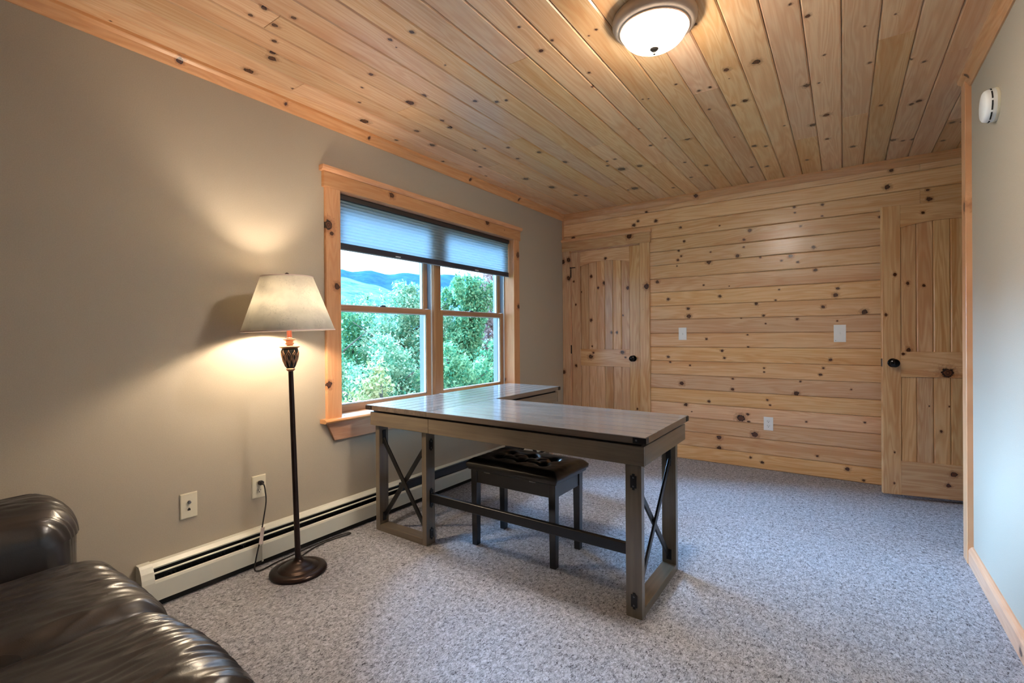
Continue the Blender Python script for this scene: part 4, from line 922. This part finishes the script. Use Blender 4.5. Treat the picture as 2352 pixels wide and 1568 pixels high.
# ------------------------------------------------------------------ sofa
SO = Vector((1.3, 0.0, 0))
sf = empty('sofa', SO, 'dark brown leather sofa with padded arm and gathered seat cushions', 'sofa')
def pillow(name, x0, x1, y0, y1, z0, z1, rx, rf, wr=1.0, seed=0, nx=110, ny=150, parent=sf, crown_=0.02, gather=True, slope=0.0):
    """soft block: top surface from the rear y0 over the rolled front y1 down to z0; rounded sides at x0/x1; wrinkles along y"""
    bm = bmesh.new(); rows = []
    # path along y: flat top then round front then down
    path = []
    Lf = (y1-rf)-y0; n1 = int(ny*0.45); n2 = int(ny*0.4); n3 = ny-n1-n2
    for i in range(n1): path.append((y0+Lf*i/n1, z1, 0.0, 1.0, i/n1))
    for i in range(n2+1):
        a = math.pi/2*i/n2; path.append((y1-rf+rf*math.sin(a), z1-rf+rf*math.cos(a), math.sin(a), math.cos(a), 1+i/n2))
    for i in range(1, n3+1): path.append((y1, z1-rf-(z1-rf-z0)*i/n3, 1.0, 0.0, 2+i/n3))
    for (py, pz, ny_, nz_, s_) in path:
        row = []
        for i in range(nx+1):
            u = i/nx; x = x0+(x1-x0)*u; e = min(u, 1-u)*(x1-x0)
            k = max(0, 1-e/rx); drop = rx*0.62*(1-math.sqrt(max(0, 1-k*k)))
            amp = (0.10+0.90*math.exp(-((s_-1.30)/0.5)**2)); xw = x+0.05*mnoise.noise(Vector((x*3, py*2.5, seed+2)))+0.12*(py-y1)*mnoise.noise(Vector((x*2, 1.7, seed)))
            nv = mnoise.noise(Vector((xw*19+seed*7, py*7+pz*5, seed)))*0.55+mnoise.noise(Vector((xw*44+seed*3, py*12+pz*8, seed+5)))*0.42
            nv2 = mnoise.noise(Vector((x*4.0+seed, py*3.0, pz*3+seed)))
            rid = -abs(nv)*1.7+0.35
            d_ = 0.0105*wr*amp*rid+0.010*nv2-drop+crown_*(1-(2*u-1)**2)*(0.6 if s_ < 2 else 0.3)
            if gather: d_ += -0.006*wr*max(0, 1-abs(s_-1.75)/0.5)*abs(mnoise.noise(Vector((x*70, 0.3, seed))))*2
            row.append(bm.verts.new((x-SO.x+ (0.0 if k == 0 else 0), py+ny_*d_-SO.y, pz+nz_*d_+slope*(py-y1))))
        rows.append(row)
    for j in range(len(rows)-1):
        for i in range(nx): bm.faces.new((rows[j][i], rows[j][i+1], rows[j+1][i+1], rows[j+1][i]))
    # close sides, bottom and rear
    for side in (0, -1):
        b0 = bm.verts.new((rows[0][side].co.x, y0-SO.y, z0)); col_ = [r_[side] for r_ in rows]
        try: bm.faces.new(col_+[b0] if side == 0 else (col_+[b0])[::-1])
        except Exception: pass
    o = obj(name, finish(bm, name, True), M['leather'], parent); return o
zs_ = 0.455
pillow('seat_cushion', 0.452, 0.958, -0.10, 0.560, 0.20, zs_, 0.075, 0.12, 1.3, 1)
pillow('seat_cushion', 0.963, 1.478, -0.10, 0.555, 0.20, zs_, 0.075, 0.12, 1.3, 2)
pillow('seat_cushion', 1.483, 1.990, -0.10, 0.545, 0.20, zs_, 0.075, 0.12, 1.3, 3)
def piping(x, y1):
    P = [(x-SO.x, -0.08, zs_-0.045)]+[(x-SO.x, y1-0.12+0.118*math.sin(a), zs_-0.165+0.118*math.cos(a)) for a in [i*math.pi/2/8 for i in range(9)]]+[(x-SO.x, y1-0.001, 0.2)]
    obj('piping', tube_mesh(smoothpath(P, 4), 0.006, 8), M['leather'], sf)
piping(0.9605, 0.540); piping(1.4805, 0.535)
pillow('arm', 0.085, 0.452, -0.52, 0.485, 0.05, 0.615, 0.15, 0.11, 0.9, 7, crown_=0.03)
pillow('arm', 1.99, 2.33, -0.52, 0.40, 0.05, 0.60, 0.15, 0.11, 0.9, 9, crown_=0.03)
box('seat_base', 0.16-SO.x, 2.28-SO.x, -0.50, 0.50, 0.03, 0.26, M['leather'], sf, 0.02, 3)
for a_, b_, s_ in ((0.44, 0.96, 11), (0.96, 1.48, 12), (1.48, 2.0, 13)): pillow('back_cushion', a_, b_, -0.52, -0.16, 0.25, 0.84, 0.10, 0.14, 0.8, s_, 60, 80)
for fx, fy in ((0.2, -0.45), (2.2, -0.45), (0.2, 0.42), (2.2, 0.42)): lathe('foot', [(0, 0), (0.02, 0), (0.026, 0.03), (0, 0.03)], M['blackwood'], sf, (fx-SO.x, fy, 0), 16)

# ------------------------------------------------------------------ outdoors
GZ = -3.2
g = box('ground', -60, -0.6, -30, 90, GZ-0.3, GZ, M['grass']); tag(g, kind='structure', label='lawn outside')
def polar(azd, dist): a = math.radians(azd); return (CAM.x-dist*math.sin(a), dist*math.cos(a))
def leaf_mesh(name, blobs, n, size, seed, mat, aspect=1.9):
    """leaf quads scattered in the outer shells of ellipsoid blobs (local coordinates)"""
    r = np.random.default_rng(seed); V = []; TN = []
    wts = np.array([b[3]*b[4]*b[5] for b in blobs])**0.7; wts = wts/wts.sum()
    idx = r.choice(len(blobs), n, p=wts); Bm = np.array(blobs)[idx]
    d = r.normal(size=(n, 3)); d /= np.linalg.norm(d, axis=1)[:, None]
    rad = 0.45+0.6*r.random(n)**0.45
    lump = 1+0.18*np.sin(d[:, 0]*7+Bm[:, 0]*3)*np.cos(d[:, 1]*6+Bm[:, 1])+0.14*np.sin(d[:, 2]*11+Bm[:, 2]*5)
    c = Bm[:, :3]+d*Bm[:, 3:6]*(rad*lump)[:, None]
    a = r.normal(size=(n, 3))+np.array([0, 0, -0.3]); a /= np.linalg.norm(a, axis=1)[:, None]
    nrm = d*0.6+r.normal(size=(n, 3))*0.6+np.array([0, 0, 0.7]); b = np.cross(a, nrm); b /= np.linalg.norm(b, axis=1)[:, None]+1e-6
    s = size*(0.6+0.8*r.random(n))[:, None]
    fold = np.cross(a, b)*0.18
    p0 = c-a*s*0.5; p1 = c+b*s*0.5/aspect+fold*s; p2 = c+a*s*0.5; p3 = c-b*s*0.5/aspect+fold*s
    vs = np.stack([p0, p1, p2, p3], 1).reshape(-1, 3).astype(np.float32)
    me = bpy.data.meshes.new(name); me.vertices.add(4*n); me.vertices.foreach_set('co', vs.ravel())
    me.loops.add(4*n); me.loops.foreach_set('vertex_index', np.arange(4*n, dtype=np.int32))
    me.polygons.add(n); me.polygons.foreach_set('loop_start', np.arange(0, 4*n, 4, dtype=np.int32)); me.polygons.foreach_set('loop_total', np.full(n, 4, dtype=np.int32))
    tone = np.repeat(np.clip(r.random(n)**1.4, 0, 1), 4).astype(np.float32)
    at = me.attributes.new('tone', 'FLOAT', 'POINT'); at.data.foreach_set('value', tone)
    me.update(); me.materials.append(mat); return me
LN, LS = 1.9, 0.66
def tree(name, azd, dist, top, rx, seed, mat, n, label, size=0.12, bottom=None, group='trees outside the window', spires=6, cat='tree'):
    x, y = polar(azd, dist); rr = random.Random(seed)
    t = empty(name, (x, y, GZ), label, cat, group)
    H = top-GZ; bot = (bottom if bottom is not None else GZ+0.6)-GZ
    blobs = []
    for i in range(16):
        f = i/15; z = bot+(H*0.90-bot)*f; w = rx*(0.75+0.35*math.sin(math.pi*min(1, f*0.9+0.12)))*(1-0.45*max(0, f-0.5)/0.5)
        a = rr.random()*6.28; o_ = w*0.45
        blobs.append((o_*math.cos(a), o_*math.sin(a), z, w*0.62, w*0.62, max(0.35, H*0.10)))
    for i in range(spires):
        a = rr.random()*6.28; o_ = rx*(0.15+0.6*rr.random()); hz = H*(0.86+0.12*rr.random())
        blobs.append((o_*math.cos(a), o_*math.sin(a), hz-0.25, rx*0.16, rx*0.16, H*0.055))
    blobs.append((0, 0, H-0.35, rx*0.2, rx*0.2, 0.38))
    f = obj('foliage', leaf_mesh('foliage', blobs, int(n*LN), size*LS, seed, mat), None, t); tag(f, kind='stuff')
    tr = [(0.05*math.sin(i), 0.05*math.cos(i*1.3), H*0.93*i/10) for i in range(11)]
    obj('trunk', tube_mesh(tr, [0.09*(1-0.85*i/10)+0.01 for i in range(11)], 8), M['bark'], t)
    for i in range(9):
        a = i*2.4; z = H*(0.2+0.07*i); L = rx*0.8
        obj('branch', tube_mesh([(0, 0, z), (0.4*L*math.cos(a), 0.4*L*math.sin(a), z+0.3*L), (L*math.cos(a), L*math.sin(a), z+0.75*L)], [0.035, 0.022, 0.006], 6), M['bark'], t)
    return t
def zt(eld, dist): return CAM.z+dist*math.tan(math.radians(eld))
tree('tree', 47.6, 11.0, zt(6.4, 11.0), 1.35, 21, M['leaf2'], 26000, 'bright green tree whose crown peaks left of the mullion')
tree('tree', 53.2, 12.5, zt(3.9, 12.5), 1.9, 22, M['leaf'], 26000, 'low green tree behind the lamp side of the left pane')
tree('tree', 45.0, 13.5, zt(6.2, 13.5), 0.75, 23, M['leaf2'], 9000, 'narrow pointed green tree just left of the mullion', spires=3)
tree('tree', 39.9, 10.5, zt(7.3, 10.5), 0.85, 24, M['leaf'], 26000, 'tall green tree with jagged crown in the right pane', spires=9)
tree('tree', 36.6, 12.0, zt(10.0, 12.0), 1.0, 25, M['leaf_red'], 18000, 'greyish red leaved tree at the right edge of the window')
tree('tree', 43.2, 12.5, zt(3.4, 12.5), 1.2, 26, M['leaf'], 14000, 'green tree behind the mullion, lower than its neighbours')
tree('shrub', 57.5, 9.5, zt(2.2, 9.5), 1.4, 27, M['leaf'], 14000, 'green shrub at the left edge of the window', cat='shrub')
tree('shrub', 50.0, 8.0, zt(0.4, 8.0), 1.05, 28, M['leaf2'], 16000, 'light green bush low in the left pane', 0.10, cat='shrub')
tree('shrub', 50.3, 6.6, zt(-3.2, 6.6), 0.75, 29, M['leaf_dry'], 8000, 'pale yellowing bush low in the left pane close to the house', 0.10, cat='shrub')
tree('shrub', 42.5, 8.0, zt(-0.6, 8.0), 1.05, 30, M['leaf'], 16000, 'dark green bush low in the right pane', 0.10, cat='shrub')
tree('shrub', 37.2, 8.5, zt(-0.2, 8.5), 0.9, 31, M['leaf'], 9000, 'green bush low at the right edge of the right pane', 0.10, cat='shrub')
# hills: displaced ridges standing far away
def ridge(name, dist, width, base_el, amp, mat, seed, depth, az0=33, az1=66, prof=None, label=None):
    bm = bmesh.new(); na, nd = 160, 26; rows = []
    for j in range(nd+1):
        row = []; g_ = j/nd
        for i in range(na+1):
            az_ = az0-25+(az1-az0+50)*i/na; dd = dist+depth*(g_-1)
            x, y = polar(az_, dd)
            el = prof(az_); Ht = dist*math.tan(math.radians(el))
            z = GZ*1.0+(Ht-GZ)*math.sin(g_*math.pi/2)**1.3+mnoise.noise(Vector((x*0.01, y*0.01, seed)))*dist*0.006*g_*(1.0-0.75*(g_ > 0.97)) + mnoise.noise(Vector((x*0.05, y*0.05, seed)))*dist*0.0012
            row.append(bm.verts.new((x, y, z)))
        rows.append(row)
    back = []
    for i in range(na+1):
        az_ = az0-25+(az1-az0+50)*i/na; x, y = polar(az_, dist+depth); back.append(bm.verts.new((x, y, GZ)))
    rows.append(back)
    for j in range(len(rows)-1):
        for i in range(na): bm.faces.new((rows[j][i], rows[j][i+1], rows[j+1][i+1], rows[j+1][i]))
    o = obj(name, finish(bm, name, True), mat); tag(o, label, 'hill'); return o
def interp(T):
    def f(a):
        if a <= T[0][0]: return T[0][1]
        for (a0_, b0_), (a1_, b1_) in zip(T, T[1:]):
            if a0_ <= a <= a1_:
                t = (a-a0_)/(a1_-a0_); t = t*t*(3-2*t); return b0_+(b1_-b0_)*t
        return T[-1][1]
    return f
ridge('far_hill', 1900, 0, 7, 0, M['hill_far'], 3, 700, prof=interp([(20, 5.0), (36, 5.8), (39, 6.6), (43, 7.1), (46, 6.9), (47.5, 7.1), (49, 6.95), (51.3, 7.35), (53, 7.1), (54.3, 7.4), (60, 7.9), (80, 6)]), label='long haze-blue forested ridge on the horizon')
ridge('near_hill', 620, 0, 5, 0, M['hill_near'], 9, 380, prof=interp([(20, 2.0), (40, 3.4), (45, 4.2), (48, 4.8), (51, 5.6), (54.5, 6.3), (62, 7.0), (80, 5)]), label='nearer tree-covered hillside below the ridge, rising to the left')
